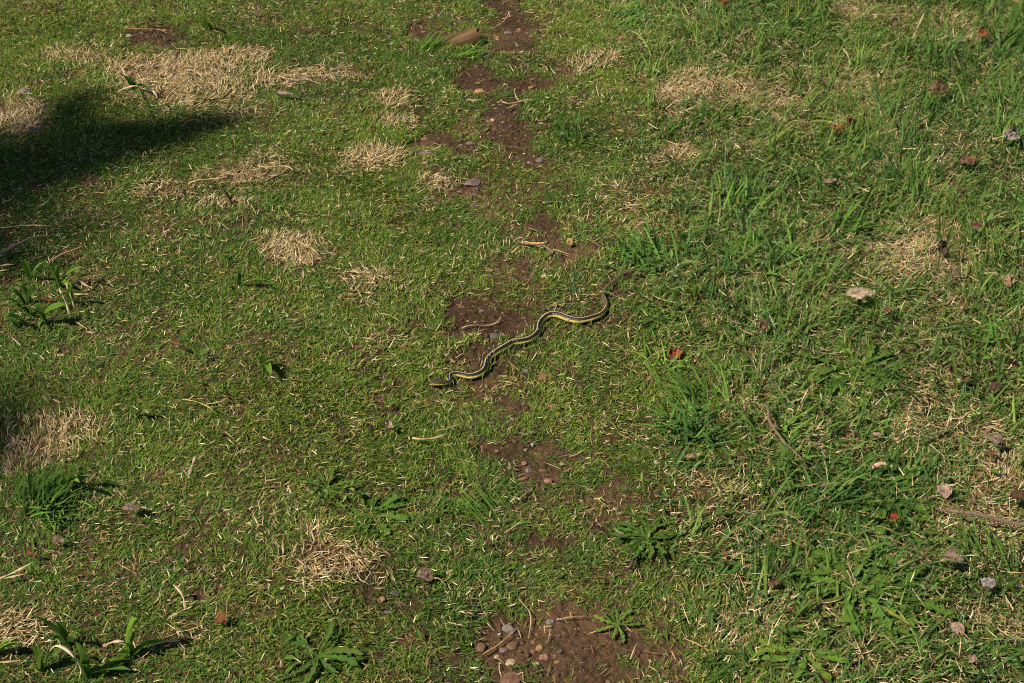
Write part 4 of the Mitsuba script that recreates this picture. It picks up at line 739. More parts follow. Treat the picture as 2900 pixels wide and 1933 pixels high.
straw([(-0.9415, 3.0849), (-0.9249, 3.0504), (-0.9029, 3.0013)], .0036, 'pinkish dead strap leaf hanging on the dark plant in the upper left', z=[.035, .028, .016], seed=32, color=[.45, .34, .26])
straw([(-0.02415, 2.9771), (-0.005197, 2.9646), (0.01887, 2.9720), (0.05622, 2.9857)], .0024, 'pale straw of the tangle across the far trail, long one', z=.012, seed=33)
straw([(0.00688, 3.0023), (0.012, 2.9769), (0.01954, 2.9675)], .0020, 'pale straw of the tangle across the far trail, short upright one', z=[.030, .016, .012], seed=34)
straw([(-0.0154, 2.9387), (-0.003471, 2.9533), (0.01368, 2.9618)], .0024, 'whitish straw of the tangle across the far trail, lowest one', z=.012, seed=35)
straw([(0.3933, 2.8902), (0.4178, 2.9022), (0.4408, 2.9230)], .0030, 'broad cream straw at the edge of the bright dry patch right of the trail', z=.022, seed=36)
straw([(0.5411, 1.3773), (0.5569, 1.3607), (0.5736, 1.3446)], .0012, 'orange pine needle lying in the lower right grass', z=.028, seed=37, color=[.42, .26, .09])
straw([(0.8126, 3.1633), (0.8213, 3.1421), (0.8204, 3.1023)], .0026, 'bent white straw standing in the upper right grass', z=[.045, .04, .015], seed=38)
straw([(1.0144, 3.2791), (1.0365, 3.3199), (1.0556, 3.3567)], .0022, 'cream straw standing upright near the upper right', z=[.02, .035, .05], seed=39)
straw([(0.3955, 2.1799), (0.4025, 2.1681), (0.4094, 2.1563)], .0018, 'short white straw in the grass right of the snake\'s tail', z=.025, seed=40)
straw([(0.659, 2.2151), (0.6704, 2.2011), (0.6845, 2.1943)], .0022, 'white straw in the coarse grass behind the pale folded leaf', z=.034, seed=41)
straw([(0.7312, 1.7777), (0.7439, 1.8045), (0.756, 1.8280)], .0016, 'thin white straw standing in the dry grass at the right', z=[.02, .03, .04], seed=42)
straw([(0.2687, 2.1726), (0.2839, 2.1545), (0.3134, 2.1441)], .0014, 'thin white straw right of the snake\'s tail bend', z=.022, seed=43)
straw([(-0.02336, 1.9208), (-0.0143, 1.9242), (-0.006525, 1.9271)][:2] + [(-3.61e-05, 1.9286)], .0010, 'fine straw scrap in the grass below the snake', z=.02, seed=44)
straw([(-0.5692, 1.8527), (-0.5427, 1.8450), (-0.5111, 1.8225)], .0014, 'thin yellow straw in the middle of the left lawn', z=.024, seed=45, color=[.50, .38, .15])
straw([(-0.6435, 2.0040), (-0.6308, 2.0140), (-0.6196, 2.0247)], .0014, 'buff straw beside the reddish brown leaf in the left lawn', z=.024, seed=46, color=BUFF)

# ---------------------------------------------------------------- dead leaves
LEAF = {'brown': [.144, .090, .061], 'greybrown': [.173, .133, .108], 'grey': [.194, .173, .162], 'rust': [.187, .090, .040], 'red': [.216, .047, .032], 'yellow': [.432, .324, .122], 'buff': [.302, .223, .144], 'dark': [.072, .047, .036], 'silver': [.259, .245, .274], 'pink': [.302, .216, .180], 'pale': [.360, .302, .230]}


def dead_leaf(spot, tone, label, seed, stand=0.15, fold=0.5, crumple=0.22, az=None, stalk=None, z=0.016, narrow=None):
    x, y, a, h = spot
    r = np.random.default_rng(seed)
    b = h * (1.35 if stand < 0.5 else 0.9)
    nu, nv = 21, 15
    u, v = np.meshgrid(np.linspace(-1, 1, nu), np.linspace(-1, 1, nv), indexing='ij')
    sk = r.uniform(-0.35, 0.35)
    uu = np.clip(u + sk * (1 - u ** 2), -1, 1)
    half = np.maximum(0, 1 - np.abs(uu) ** 2.0) ** 0.75 * (1 + 0.10 * np.sin(u * 7 + seed) + 0.12 * np.sin(u * 19 + seed * 2) * np.sign(v)) + 0.015
    half = half * (1 - 0.45 * np.exp(-((u - r.uniform(-.6, .6)) / 0.16) ** 2) * (np.sign(v) == r.choice([-1, 1])))      # a torn bay
    sz = max(a, b)
    kv, ku = r.choice([-1, 1]) * r.uniform(0.9, 2.0) * (0.5 + 2.2 * crumple), r.uniform(-0.9, 1.1)
    q = np.stack([u * 1.7, v * 1.7, np.full_like(u, seed * 1.7)], -1)
    wv = v * half
    ly = b * np.sin(kv * wv) / kv * 1.12
    lz = b * (1 - np.cos(kv * wv)) / kv + a * (1 - np.cos(ku * u)) * 0.6 * np.sign(ku)
    lz = lz + (meshkit.fbm(q, 3, seed) - 0.5) * 4.2 * crumple * sz + np.abs(wv) * fold * b * 0.8 + (meshkit.fbm(q * 3.1, 2, seed + 1) - 0.5) * 1.2 * crumple * sz
    lx = u * a + (meshkit.fbm(q * 1.3 + 9, 2, seed + 3) - 0.5) * crumple * a * 1.6
    ly = ly + (meshkit.fbm(q * 1.9 + 4, 2, seed + 6) - 0.5) * crumple * b * 1.2
    p = np.stack([lx, ly, lz], -1).reshape(-1, 3)
    tl = stand * 1.25                                               # how far the leaf leans up towards the viewer
    p = np.column_stack([p[:, 0], p[:, 1] * math.cos(tl) - p[:, 2] * math.sin(tl), p[:, 1] * math.sin(tl) + p[:, 2] * math.cos(tl)])
    t = r.uniform(-0.5, 0.5) if az is None else az
    p = np.column_stack([p[:, 0] * math.cos(t) - p[:, 1] * math.sin(t), p[:, 0] * math.sin(t) + p[:, 1] * math.cos(t), p[:, 2]])
    p[:, 2] -= np.quantile(p[:, 2], 0.15)
    p = p + np.array([x, y, fz(x, y) + z * 0.75 + 0.003])
    i, j = np.meshgrid(np.arange(nu - 1), np.arange(nv - 1), indexing='ij')
    f = np.stack([i * nv + j, (i + 1) * nv + j, (i + 1) * nv + j + 1, i * nv + j + 1], -1).reshape(-1, 4)
    n = meshkit.fbm(np.stack([u * 4, v * 4, np.full_like(u, seed)], -1), 3, seed + 1).reshape(-1)
    vein = (1 - np.exp(-(v / 0.09) ** 2) - 0.35 * (np.abs(np.mod(u * 3.5 - np.abs(v) * 1.4, 1) - .5) < .13)).reshape(-1)
    c = np.array(LEAF[tone]) * (0.35 + 1.1 * n)[:, None] * (0.6 + 0.4 * vein)[:, None]
    key = numbered('dead_leaf')
    if stalk is None:
        put(key, (p, f), 'leaf_litter', c, smooth=True)
    else:
        put(key + '__blade', (p, f), 'leaf_litter', c, smooth=True)
        mid = p.reshape(nu, nv, 3)[nu - 2, nv // 2]
        sv, sf = tube([tuple(mid), tuple((mid + np.array([*stalk, fz(*stalk) + .008])) / 2 + [0, 0, .006]), (*stalk, fz(*stalk) + 0.006)], [.0011, .0009], seed=seed)
        put(key + '__stalk', (sv, sf), 'wood_grain', np.full((len(sv), 3), [.25, .17, .10]), smooth=True)
    say(key, label, 'dead leaf')


dead_leaf((-0.6011, 1.5868, 0.01406, 0.00899), 'greybrown', 'grey brown crumpled leaf lying alone on the lower left lawn', 1, stand=.25, crumple=.30, z=.028)
dead_leaf((-0.1314, 1.4617, 0.01302, 0.00883), 'greybrown', 'brown dead leaf with a long stalk beside the small dirt hollow', 2, stand=.45, fold=.9, crumple=.38, az=-.35, stalk=(-0.1011, 1.4485), z=.012)
dead_leaf((-0.6997, 1.5172, 0.00989, 0.005844), 'greybrown', 'small greyish torn leaf at the lower left, between tuft and crumpled leaf', 3, z=.022)
dead_leaf((-0.735, 1.4928, 0.01003, 0.002897), 'rust', 'small dark reddish leaf scrap at the lower left edge of the lawn', 4, z=.022)
dead_leaf((-0.4208, 1.3591, 0.009525, 0.008044), 'rust', 'rusty brown leaf half hidden in the lower left lawn', 5, z=.018)
dead_leaf((-1.0716, 2.7915, 0.01512, 0.008876), 'greybrown', 'grey brown leaf in the dark tree shadow at the upper left', 6, z=.03)
dead_leaf((1.0021, 2.9581, 0.02055, 0.01439), 'brown', 'brown cupped leaf in the upper right grass', 7, stand=.3, crumple=.3, z=.045)
dead_leaf((0.7291, 2.7743, 0.01964, 0.01015), 'rust', 'rusty curled leaf in the weeds at the upper right, left half of a pair', 8, stand=.2, crumple=.32, z=.05)
dead_leaf((0.7614, 2.7896, 0.01314, 0.007556), 'rust', 'rusty curled leaf in the weeds at the upper right, right half of a pair', 9, stand=.2, crumple=.32, z=.055)
dead_leaf((1.1818, 3.2564, 0.01357, 0.0176), 'rust', 'rust orange leaf standing in tall grass near the upper right corner', 10, stand=.7, z=.05)
dead_leaf((1.1067, 2.7348, 0.01781, 0.01619), 'grey', 'grey tattered leaf at the upper right edge beside dark weeds', 11, stand=.4, crumple=.34, z=.045)
dead_leaf((0.9845, 2.6359, 0.01737, 0.01168), 'brown', 'ragged grey brown leaf below the tattered grey one at the right', 12, stand=.3, crumple=.34, z=.04)
dead_leaf((0.5552, 3.4480, 0.01605, 0.00688), 'rust', 'small rusty leaf near the top edge right of the trail', 13, z=.04)
dead_leaf((0.8649, 2.8287, 0.006634, 0.01393), 'brown', 'narrow brown leaf standing on edge in the upper right grass', 14, stand=.8, z=.04)
dead_leaf((0.6523, 2.1304, 0.02812, 0.009054), 'pale', 'large pale folded leaf in the coarse grass at the right, the brightest leaf', 15, stand=.35, fold=1.0, crumple=.14, az=.05, z=.05)
dead_leaf((0.4646, 2.0650, 0.01295, 0.01241), 'brown', 'wrinkled brown pointed leaf standing right of the snake', 16, stand=.6, fold=.5, crumple=.2, az=.7, z=.03)
dead_leaf((0.8514, 2.3115, 0.00897, 0.0217), 'dark', 'dark brown withered leaf standing tall in the right grass', 17, stand=.9, crumple=.3, z=.03)
dead_leaf((0.8516, 2.2234, 0.009307, 0.01297), 'greybrown', 'grey tan leaf standing upright below the dark withered one', 18, stand=.8, crumple=.25, z=.03)
dead_leaf((0.9528, 2.1965, 0.01176, 0.0154), 'buff', 'pale brown leaf standing upright near the right edge', 19, stand=.8, crumple=.25, z=.03)
dead_leaf((0.9346, 2.3751, 0.01061, 0.01355), 'brown', 'brown leaf in grass right of the dark withered one', 20, stand=.6, crumple=.3, z=.04)
dead_leaf((0.699, 2.0962, 0.007608, 0.005706), 'brown', 'small brown leaf right of and below the pale folded one', 21, z=.035)
dead_leaf((0.7808, 1.9350, 0.009072, 0.01348), 'dark', 'dark brown leaf standing beside a tall blade at the right', 22, stand=.7, crumple=.3, z=.03)
dead_leaf((0.7982, 1.9096, 0.006432, 0.006432), 'brown', 'small brown leaf right of the tall blade at the right', 23, stand=.5, z=.035)
dead_leaf((0.8444, 2.1247, 0.006036, 0.007682), 'brown', 'small upright brown leaf far right of the pale folded one', 24, stand=.6, z=.035)
dead_leaf((0.7991, 1.7355, 0.01215, 0.008745), 'greybrown', 'layered grey brown leaf at the right edge above the long twig, upper layer', 25, stand=.3, crumple=.3, z=.05)
dead_leaf((0.7921, 1.7154, 0.008446, 0.006033), 'brown', 'layered grey brown leaf at the right edge above the long twig, lower layer', 26, stand=.2, crumple=.3, z=.035)
dead_leaf((0.695, 1.6338, 0.01175, 0.01057), 'pink', 'pinkish grey leaf just above the end of the long twig', 27, z=.032)
dead_leaf((0.6671, 1.4736, 0.01486, 0.009315), 'greybrown', 'grey tan folded leaf arching over a weed at the lower right', 28, stand=.3, fold=.9, az=-.3, z=.045)
dead_leaf((0.7086, 1.4285, 0.01156, 0.012), 'silver', 'silvery purple crumpled leaf at the lower right', 29, stand=.5, crumple=.36, z=.04)
dead_leaf((0.6454, 1.3514, 0.01037, 0.008889), 'pink', 'flat pale pink leaf at the lower right below the dandelions', 30, crumple=.08, fold=.1, z=.02)
dead_leaf((0.5973, 1.5624, 0.006643, 0.005269), 'red', 'small bright red leaf among dark weeds at the right', 31, stand=.3, z=.045)
dead_leaf((0.327, 1.4977, 0.004024, 0.008048), 'rust', 'small curled rusty leaf in thin grass right of the trail', 32, stand=.4, z=.016)
dead_leaf((0.8053, 1.6133, 0.01121, 0.008175), 'dark', 'dark brown leaf in the dry grass at the right edge', 33, z=.045)
dead_leaf((0.1163, 2.3680, 0.006773, 0.0106), 'yellow', 'yellow leaf fragment standing on the small bare patch behind the snake', 34, stand=.75, crumple=.12, fold=.2, z=.008)
dead_leaf((-0.6095, 2.0060, 0.01059, 0.004235), 'rust', 'small reddish brown leaf in the middle of the left lawn', 35, stand=.3, z=.03)
dead_leaf((-0.04217, 1.5404, 0.003644, 0.008199), 'brown', 'brown bud-like curled leaf standing in grass left of the middle bare patch', 36, stand=.8, fold=1.2, z=.02)
dead_leaf((0.6135, 1.7678, 0.009334, 0.004176), 'pink', 'pinkish brown leaf scrap in dry grass at the right', 37, z=.03)
dead_leaf((-0.8772, 2.1446, 0.004696, 0.003038), 'red', 'tiny red leaf among the strap-leaved plants at the left', 38, z=.03)
dead_leaf((0.6772, 2.5718, 0.01493, 0.004665), 'pink', 'greyish mauve flat leaf in the upper right weeds', 39, z=.035)
dead_leaf((-0.207, 1.8061, 0.005735, 0.006483), 'pink', 'small dull pink leaf scrap left of the bare patch below the snake', 40, z=.02)
dead_leaf((0.7442, 3.0188, 0.01042, 0.008336), 'brown', 'brown leaf among grass right of the bright dry patch', 41, z=.04)
dead_leaf((0.3917, 1.4325, 0.009805, 0.005447), 'brown', 'brown leaf half under grass left of the lower right dandelion', 42, z=.02)
dead_leaf((-0.8429, 3.1215, 0.01246, 0.00534), 'buff', 'buff leaf scrap on the upper left straw patch', 43, z=.02)
dead_leaf((0.3003, 1.7276, 0.01335, 0.005581), 'buff', 'tan flat leaf scrap in grass right of the trail beside the curved twig', 44, z=.018)
dead_leaf((0.6511, 1.2885, 0.006196, 0.006196), 'pink', 'pinkish leaf scrap at the bottom edge of the lower right', 45, z=.03)
dead_leaf((0.8453, 1.8882, 0.008945, 0.007667), 'dark', 'dark torn leaf at the far right edge of the dry grass', 46, stand=.4, z=.035)
dead_leaf((0.2979, 2.0147, 0.0133, 0.01011), 'red', 'dull reddish crumbled leaf on a bare spot right of the snake', 47, crumple=.3, z=.008)


# ---------------------------------------------------------------- strap-leaved plants, dandelions, grass tufts
def strap(base, tip, width, bow=0.5, seed=0, curl=0.0):
    """A long folded leaf from its foot to its tip; bow: how far up it arches first."""
    b, e = np.asarray(base, float), np.asarray(tip, float)
    mid = b + (e - b) * 0.42 + np.array([0, 0, bow * np.linalg.norm(e - b)])
    n = 12
    t = np.linspace(0, 1, n)[:, None]
    p = (1 - t) ** 2 * b + 2 * t * (1 - t) * mid + t ** 2 * e
    tg = np.gradient(p, axis=0); tg /= np.linalg.norm(tg, axis=1, keepdims=True)
    l = np.cross([0.05, -0.1, 1.0], tg); l /= np.linalg.norm(l, axis=1, keepdims=True) + 1e-9
    u = np.cross(tg, l)
    w = width * np.interp(t[:, 0], [0, .2, .5, .8, 1], [.55, .85, 1, .72, .05])[:, None]
    th = curl * t
    l2 = l * np.cos(th) + u * np.sin(th); u2 = np.cross(tg, l2)
    v = np.stack([p - l2 * w + u2 * w * 0.45, p, p + l2 * w + u2 * w * 0.45], 1).reshape(-1, 3)
    k = np.arange(n - 1)
    f = np.vstack([np.stack([k * 3 + a, k * 3 + 3 + a, k * 3 + 4 + a, k * 3 + 1 + a], 1) for a in (0, 1)])
    return v, f


def plant(name, label, cat, base, leaves, tone, group=None):
    """A plant whose leaves are its parts: each (tip x, tip y, tip z over the soil, half width, bow)."""
    key = numbered(name)
    r = np.random.default_rng(int(abs(base[0] * 9973 + base[1] * 7919)))
    z = fz(*base)
    for k, (tip, w, bow) in enumerate(leaves):
        w = w * 1.25
        v, f = strap((base[0] + r.normal(0, .003), base[1] + r.normal(0, .003), z), (tip[0], tip[1], z + tip[2]), w, bow, k, r.normal(0, .5))
        c = np.array(tone) * r.uniform(0.8, 1.2)
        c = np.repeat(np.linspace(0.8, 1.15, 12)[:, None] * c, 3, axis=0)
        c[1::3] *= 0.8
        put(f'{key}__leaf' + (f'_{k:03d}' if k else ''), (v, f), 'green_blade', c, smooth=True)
    say(key, label, cat, group)
    return key


LILY = [.105, .215, .030]
plant('strap_leaf_plant', 'young strap-leaved shoot at the left, farthest back of its clump', 'plant', (-0.9465, 2.2520), [((-0.9351, 2.2201, 0.075), .0042, .25), ((-0.9186, 2.2294, 0.05), .0030, .3), ((-0.9181, 2.2748, 0.03), .0026, .4)], LILY)
plant('strap_leaf_plant', 'strap-leaved shoot with three spread leaves at the left, right of the rearmost', 'plant', (-0.8867, 2.2323), [((-0.8902, 2.2094, 0.07), .0050, .3), ((-0.8632, 2.1993, 0.075), .0040, .25), ((-0.8234, 2.2262, 0.05), .0050, .35), ((-0.848, 2.2047, 0.02), .0030, .4)], LILY)
plant('strap_leaf_plant', 'strap-leaved shoot with one dark upright leaf, right front of the left clump', 'plant', (-0.8472, 2.1746), [((-0.823, 2.1393, 0.07), .0042, .25), ((-0.8493, 2.1319, 0.045), .0042, .45), ((-0.8347, 2.1494, 0.06), .0030, .3)], LILY)
plant('strap_leaf_plant', 'strap-leaved shoot in the middle of the left clump, dark and narrow', 'plant', (-0.9315, 2.1765), [((-0.9231, 2.1536, 0.06), .0042, .3), ((-0.9542, 2.1745, 0.04), .0036, .4), ((-0.9003, 2.1466, 0.06), .0036, .3)], [.08, .17, .03])
plant('strap_leaf_plant', 'strap-leaved shoot with long arching leaves at the front of the left clump', 'plant', (-0.8792, 2.1043), [((-0.8876, 2.0830, 0.05), .0050, .35), ((-0.869, 2.0715, 0.07), .0052, .3), ((-0.828, 2.1035, 0.045), .0054, .4), ((-0.8702, 2.0577, 0.012), .0036, .5), ((-0.8749, 2.0668, 0.02), .0036, .5)], LILY)
plant('strap_leaf_plant', 'strap-leaved shoot leaning to the left edge in the left clump', 'plant', (-0.9191, 2.1334), [((-0.9455, 2.1068, 0.06), .0056, .35), ((-0.933, 2.0954, 0.05), .0046, .4), ((-0.9131, 2.0983, 0.045), .0040, .35)], LILY)
plant('strap_leaf_plant', 'lowest strap-leaved shoot at the left edge, with leaves lying outward', 'plant', (-0.9138, 2.0904), [((-0.9279, 2.0652, 0.045), .0056, .35), ((-0.9484, 2.0958, 0.03), .0040, .4), ((-0.9148, 2.0621, 0.04), .0046, .4)], [.08, .17, .03])
plant('strap_leaf_plant', 'upright strap-leaved shoot beside the thick dark tuft at the lower left', 'plant', (-0.7166, 1.6530), [((-0.6847, 1.6228, 0.085), .0044, .22), ((-0.7065, 1.6207, 0.06), .0036, .3), ((-0.68, 1.6070, 0.06), .0036, .3), ((-0.7258, 1.6299, 0.03), .0030, .4), ((-0.6765, 1.6562, 0.03), .0026, .35)], [.13, .25, .035])
plant('strap_leaf_plant', 'big strap-leaved plant at the bottom left with one broad bent glossy leaf', 'plant', (-0.5456, 1.3078), [((-0.521, 1.3019, 0.09), .0075, .40), ((-0.5119, 1.2944, 0.08), .0050, .4), ((-0.5668, 1.2713, 0.02), .0060, .35), ((-0.5506, 1.2885, 0.03), .0050, .4), ((-0.5115, 1.3082, 0.03), .0036, .4), ((-0.497, 1.3213, 0.02), .0030, .35), ((-0.5749, 1.2646, 0.012), .0050, .3), ((-0.5362, 1.2835, 0.06), .0040, .3)], [.12, .25, .032])
plant('strap_leaf_plant', 'strap-leaved plant at the bottom edge with dark upright curved leaves', 'plant', (-0.5992, 1.2719), [((-0.5969, 1.2611, 0.09), .0060, .3), ((-0.5767, 1.2548, 0.075), .0052, .25), ((-0.6067, 1.2532, 0.06), .0050, .35), ((-0.5696, 1.2656, 0.02), .0046, .4), ((-0.5338, 1.2697, 0.02), .0046, .25), ((-0.5898, 1.2459, 0.06), .0040, .3)], [.10, .21, .032])
plant('strap_leaf_plant', 'strap-leaved plant at the bottom left with a leaf slanting up left to a dry tip', 'plant', (-0.6418, 1.3322), [((-0.682, 1.3282, 0.07), .0050, .3), ((-0.6483, 1.3345, 0.05), .0036, .3), ((-0.6144, 1.3033, 0.05), .0040, .4), ((-0.6566, 1.3226, 0.03), .0040, .4), ((-0.6551, 1.2951, 0.012), .0034, .4)], [.10, .21, .032])
plant('strap_leaf_plant', 'strap-leaved plant at the bottom left corner with pale upright leaves', 'plant', (-0.6665, 1.2895), [((-0.6566, 1.2840, 0.075), .0044, .25), ((-0.651, 1.2781, 0.06), .0050, .25), ((-0.679, 1.2754, 0.02), .0040, .4), ((-0.6717, 1.2867, 0.06), .0034, .3)], [.13, .24, .036])
plant('strap_leaf_plant', 'broad pale leaf shoot reaching out at the lower left edge', 'plant', (-0.7401, 1.3169), [((-0.6995, 1.3094, 0.03), .0062, .3), ((-0.7075, 1.2993, 0.05), .0046, .3)], [.15, .27, .04])
plant('strap_leaf_plant', 'dark strap-leaved shoot on the straw patch in the upper left', 'plant', (-0.9065, 3.0246), [((-0.9083, 2.9641, 0.075), .0042, .25), ((-0.8872, 2.9592, 0.07), .0042, .25), ((-0.8794, 2.9625, 0.05), .0046, .3), ((-0.8507, 2.9783, 0.03), .0040, .4), ((-0.8687, 2.9608, 0.01), .0034, .4)], [.07, .15, .028])
plant('strap_leaf_plant', 'single narrow shoot standing alone in the left lawn', 'plant', (-0.5318, 2.2255), [((-0.5102, 2.1802, 0.085), .0034, .2), ((-0.5248, 2.2045, 0.05), .0040, .25), ((-0.4702, 2.2189, 0.02), .0022, .3)], [.10, .20, .032])
plant('strap_leaf_plant', 'small shoot casting a dark shadow in the left lawn, nearer than the narrow one', 'plant', (-0.4458, 1.9648), [((-0.4337, 1.9446, 0.045), .0052, .25), ((-0.4221, 1.9464, 0.03), .0040, .35), ((-0.4249, 1.9188, 0.02), .0050, .5)], [.12, .24, .036])
plant('strap_leaf_plant', 'low shoot with three thin leaves in the lower part of the left lawn', 'plant', (-0.6498, 1.8297), [((-0.6354, 1.8066, 0.045), .0030, .2), ((-0.6167, 1.8178, 0.03), .0034, .3), ((-0.6124, 1.7994, 0.01), .0024, .4)], [.10, .20, .032])
plant('strap_leaf_plant', 'bright narrow shoot right of the snake\'s tail in the coarse grass', 'plant', (0.3484, 2.1783), [((0.3257, 2.1779, 0.035), .0042, .5), ((0.3493, 2.1560, 0.05), .0040, .25), ((0.3557, 2.1593, 0.05), .0030, .25)], [.19, .27, .04])
plant('strap_leaf_plant', 'bright yellow green bent blades beside the rusty curled leaf pair', 'plant', (0.6944, 2.7986), [((0.7139, 2.7719, 0.06), .0050, .35), ((0.7041, 2.7626, 0.05), .0044, .4), ((0.676, 2.7893, 0.03), .0036, .5)], [.20, .32, .045])
plant('strap_leaf_plant', 'pair of pale upright leaves at the rim of the upper left bare patch', 'plant', (-0.7818, 3.3547), [((-0.7982, 3.3370, 0.05), .0070, .3), ((-0.7739, 3.3064, 0.055), .0060, .25), ((-0.7704, 3.3321, 0.03), .0050, .3)], [.17, .28, .05])
plant('strap_leaf_plant', 'tall single blade arching over the right dry grass', 'plant', (0.7904, 1.9038), [((0.7438, 1.8935, 0.13), .0042, .15)], [.14, .25, .05])


def dandelion(base, size, label, seed, count=11, tone=(.085, .18, .032)):
    """A flat rosette of toothed leaves, each leaf a part."""
    key = numbered('dandelion')
    r = np.random.default_rng(seed)
    z = fz(*base)
    count = int(count * 1.5)
    for k in range(count):
        L = size * r.uniform(0.42, 0.85); az = 2 * math.pi * (k + r.uniform(-.9, .9)) / count
        n = 25
        t = np.linspace(0, 1, n)
        tooth = np.mod(t * r.integers(4, 6) + 0.25, 1.0)
        w = L * 0.115 * np.interp(t, [0, .18, .6, .85, 1], [.12, .35, .85, 1.0, .04]) * (0.42 + 0.75 * tooth)
        rise = r.uniform(.08, .36)
        zz = L * (rise * t - 0.75 * rise * t ** 2 * r.uniform(.8, 1.2)) + 0.006
        d = np.array([math.cos(az), math.sin(az)])
        bend = r.normal(0, .38) * t ** 2 * L
        p = np.column_stack([base[0] + d[0] * t * L - d[1] * bend, base[1] + d[1] * t * L + d[0] * bend, z + zz])
        l = np.array([-d[1], d[0], r.normal(0, .3)])
        up = np.array([0, 0, 1.0])
        wav = 0.25 * np.sin(t * 22 + k)[:, None] * w[:, None]
        v = np.stack([p - l * w[:, None] + up * (w[:, None] * .35 + wav), p, p + l * w[:, None] + up * (w[:, None] * .35 - wav)], 1).reshape(-1, 3)
        q = np.arange(n - 1)
        f = np.vstack([np.stack([q * 3 + a, q * 3 + 3 + a, q * 3 + 4 + a, q * 3 + 1 + a], 1) for a in (0, 1)])
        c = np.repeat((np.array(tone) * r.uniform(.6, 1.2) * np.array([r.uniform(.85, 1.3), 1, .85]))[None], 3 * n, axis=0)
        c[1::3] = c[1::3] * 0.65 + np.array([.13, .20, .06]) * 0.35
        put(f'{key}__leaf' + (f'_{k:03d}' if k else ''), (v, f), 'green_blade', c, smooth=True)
    say(key, label, 'dandelion')


dandelion((0.6159, 1.9632), .13, 'dandelion rosette in the middle of the right grass, one long toothed leaf pointing left', 1, 12)
dandelion((0.5135, 1.4339), .13, 'large dandelion rosette at the lower right', 2, 13)
dandelion((0.5787, 1.4122), .10, 'dandelion rosette right of the large one at the lower right', 3, 11)
dandelion((0.4176, 1.3126), .085, 'dandelion rosette with clean broad leaves near the bottom edge', 4, 10, (.10, .21, .035))
dandelion((0.5836, 1.6784), .10, 'dark dandelion rosette at the right above the red leaf', 5, 12, (.065, .15, .03))
dandelion((0.612, 1.6320), .10, 'dark dandelion rosette just above the bright red leaf', 6, 12, (.065, .15, .03))
dandelion((0.6136, 1.5841), .09, 'dandelion rosette touching the bright red leaf from below', 7, 11, (.07, .16, .03))
dandelion((0.5482, 1.3807), .085, 'dandelion rosette below the large one at the lower right', 8, 10)
dandelion((-0.2773, 1.3035), .080, 'dark dandelion rosette at the bottom edge left of the trail', 9, 12, (.055, .125, .03))
dandelion((-0.2241, 1.6000), .075, 'dandelion rosette above the bright straw patch', 10, 9, (.075, .165, .03))
dandelion((-0.3021, 1.6554), .07, 'dandelion rosette behind the bright straw patch, to its left', 11, 9, (.07, .155, .03))
dandelion((0.2105, 1.5465), .065, 'dense dandelion rosette right of the middle bare patch', 12, 20, (.060, .135, .028))
dandelion((0.4757, 2.8774), .085, 'dark dandelion rosette at the near rim of the bright dry patch', 13, 13, (.055, .13, .025))
dandelion((0.5687, 2.9154), .07, 'dark dandelion rosette right of the one at the bright dry patch', 14, 11, (.06, .135, .027))
dandelion((0.6901, 2.7167), .075, 'dandelion rosette below the rusty curled leaves', 15, 11)
dandelion((0.2729, 2.1197), .06, 'small dark rosette right of the snake\'s tail', 16, 11, (.055, .13, .028))
dandelion((0.6846, 1.3319), .07, 'dandelion rosette near the bottom right, right of the pink leaf', 17, 9, (.085, .18, .035))
dandelion((0.1548, 1.3732), .05, 'thin young rosette in the sparse grass right of the near bare patch', 18, 8, (.10, .20, .04))


def tuft(base, size, n, width, label, seed, tone=(.085, .18, .036), toward=None, spreadang=math.pi, lean=(.9, .3)):
    """A tuft of broad grass blades; toward: the way it leans."""
    r = np.random.default_rng(seed)
    key = numbered('grass_tuft')
    x, y = base[0] + r.normal(0, size * .28, n), base[1] + r.normal(0, size * .28, n)
    az = r.uniform(0, 2 * np.pi, n) if toward is None else toward + r.uniform(-spreadang, spreadang, n)
    c = np.array(tone) * r.uniform(.7, 1.35, (n, 1))
    m = blades(x, y, floor_z(x, y), az, np.clip(r.normal(*lean, n), .1, 1.45), r.normal(.45, .3, n), r.uniform(.6, 1.15, n) * size, r.uniform(.7, 1.2, n) * width, c, 4, c * 1.1, twist=r.normal(0, .4, n))
    put(key, m[:2], 'green_blade', m[2])
    say(key, label, 'grass tuft')


BLUE = (.105, .21, .045)
tuft((0.332, 1.8903), .085, 46, .0052, 'broad-bladed grass tuft right of the trail, level with the bare patch below the snake', 1, BLUE, 2.6, 1.0)
tuft((0.3077, 1.7988), .075, 50, .0048, 'dark combed grass tuft below the broad-bladed one right of the trail', 2, (.06, .14, .04))
tuft((0.4613, 1.7856), .075, 34, .0058, 'broad-bladed tuft at the lower end of the curved twig', 3, (.10, .21, .04))
tuft((0.5397, 2.2901), .085, 40, .0058, 'blue green broad-bladed tuft in the coarse grass right of the snake\'s tail', 4, BLUE)
tuft((0.4934, 2.3264), .075, 36, .0052, 'broad-bladed tuft left of the blue green one', 5, BLUE, 2.4, 1.1)
tuft((0.6702, 2.4036), .085, 40, .0058, 'dense broad-bladed tuft in the right part of the coarse grass', 6, (.08, .18, .036), 0.2, .9)
tuft((0.2971, 2.3170), .085, 44, .0050, 'grass tuft just beyond the snake\'s tail tip', 7, (.095, .21, .05), 2.6, .9)
tuft((0.2355, 2.3025), .07, 36, .0042, 'dark grass tuft at the snake\'s tail tip', 8, (.065, .15, .034))
tuft((0.3266, 1.3121), .07, 40, .0030, 'dark radiating grass tuft near the bottom, right of the near bare patch', 9, (.07, .15, .035), 3.4, .9, lean=(1.15, .2))
tuft((0.3962, 1.4627), .06, 30, .0030, 'dark thin-bladed tuft beside the dark short stick', 10, (.065, .145, .034), 1.9, 1.0)
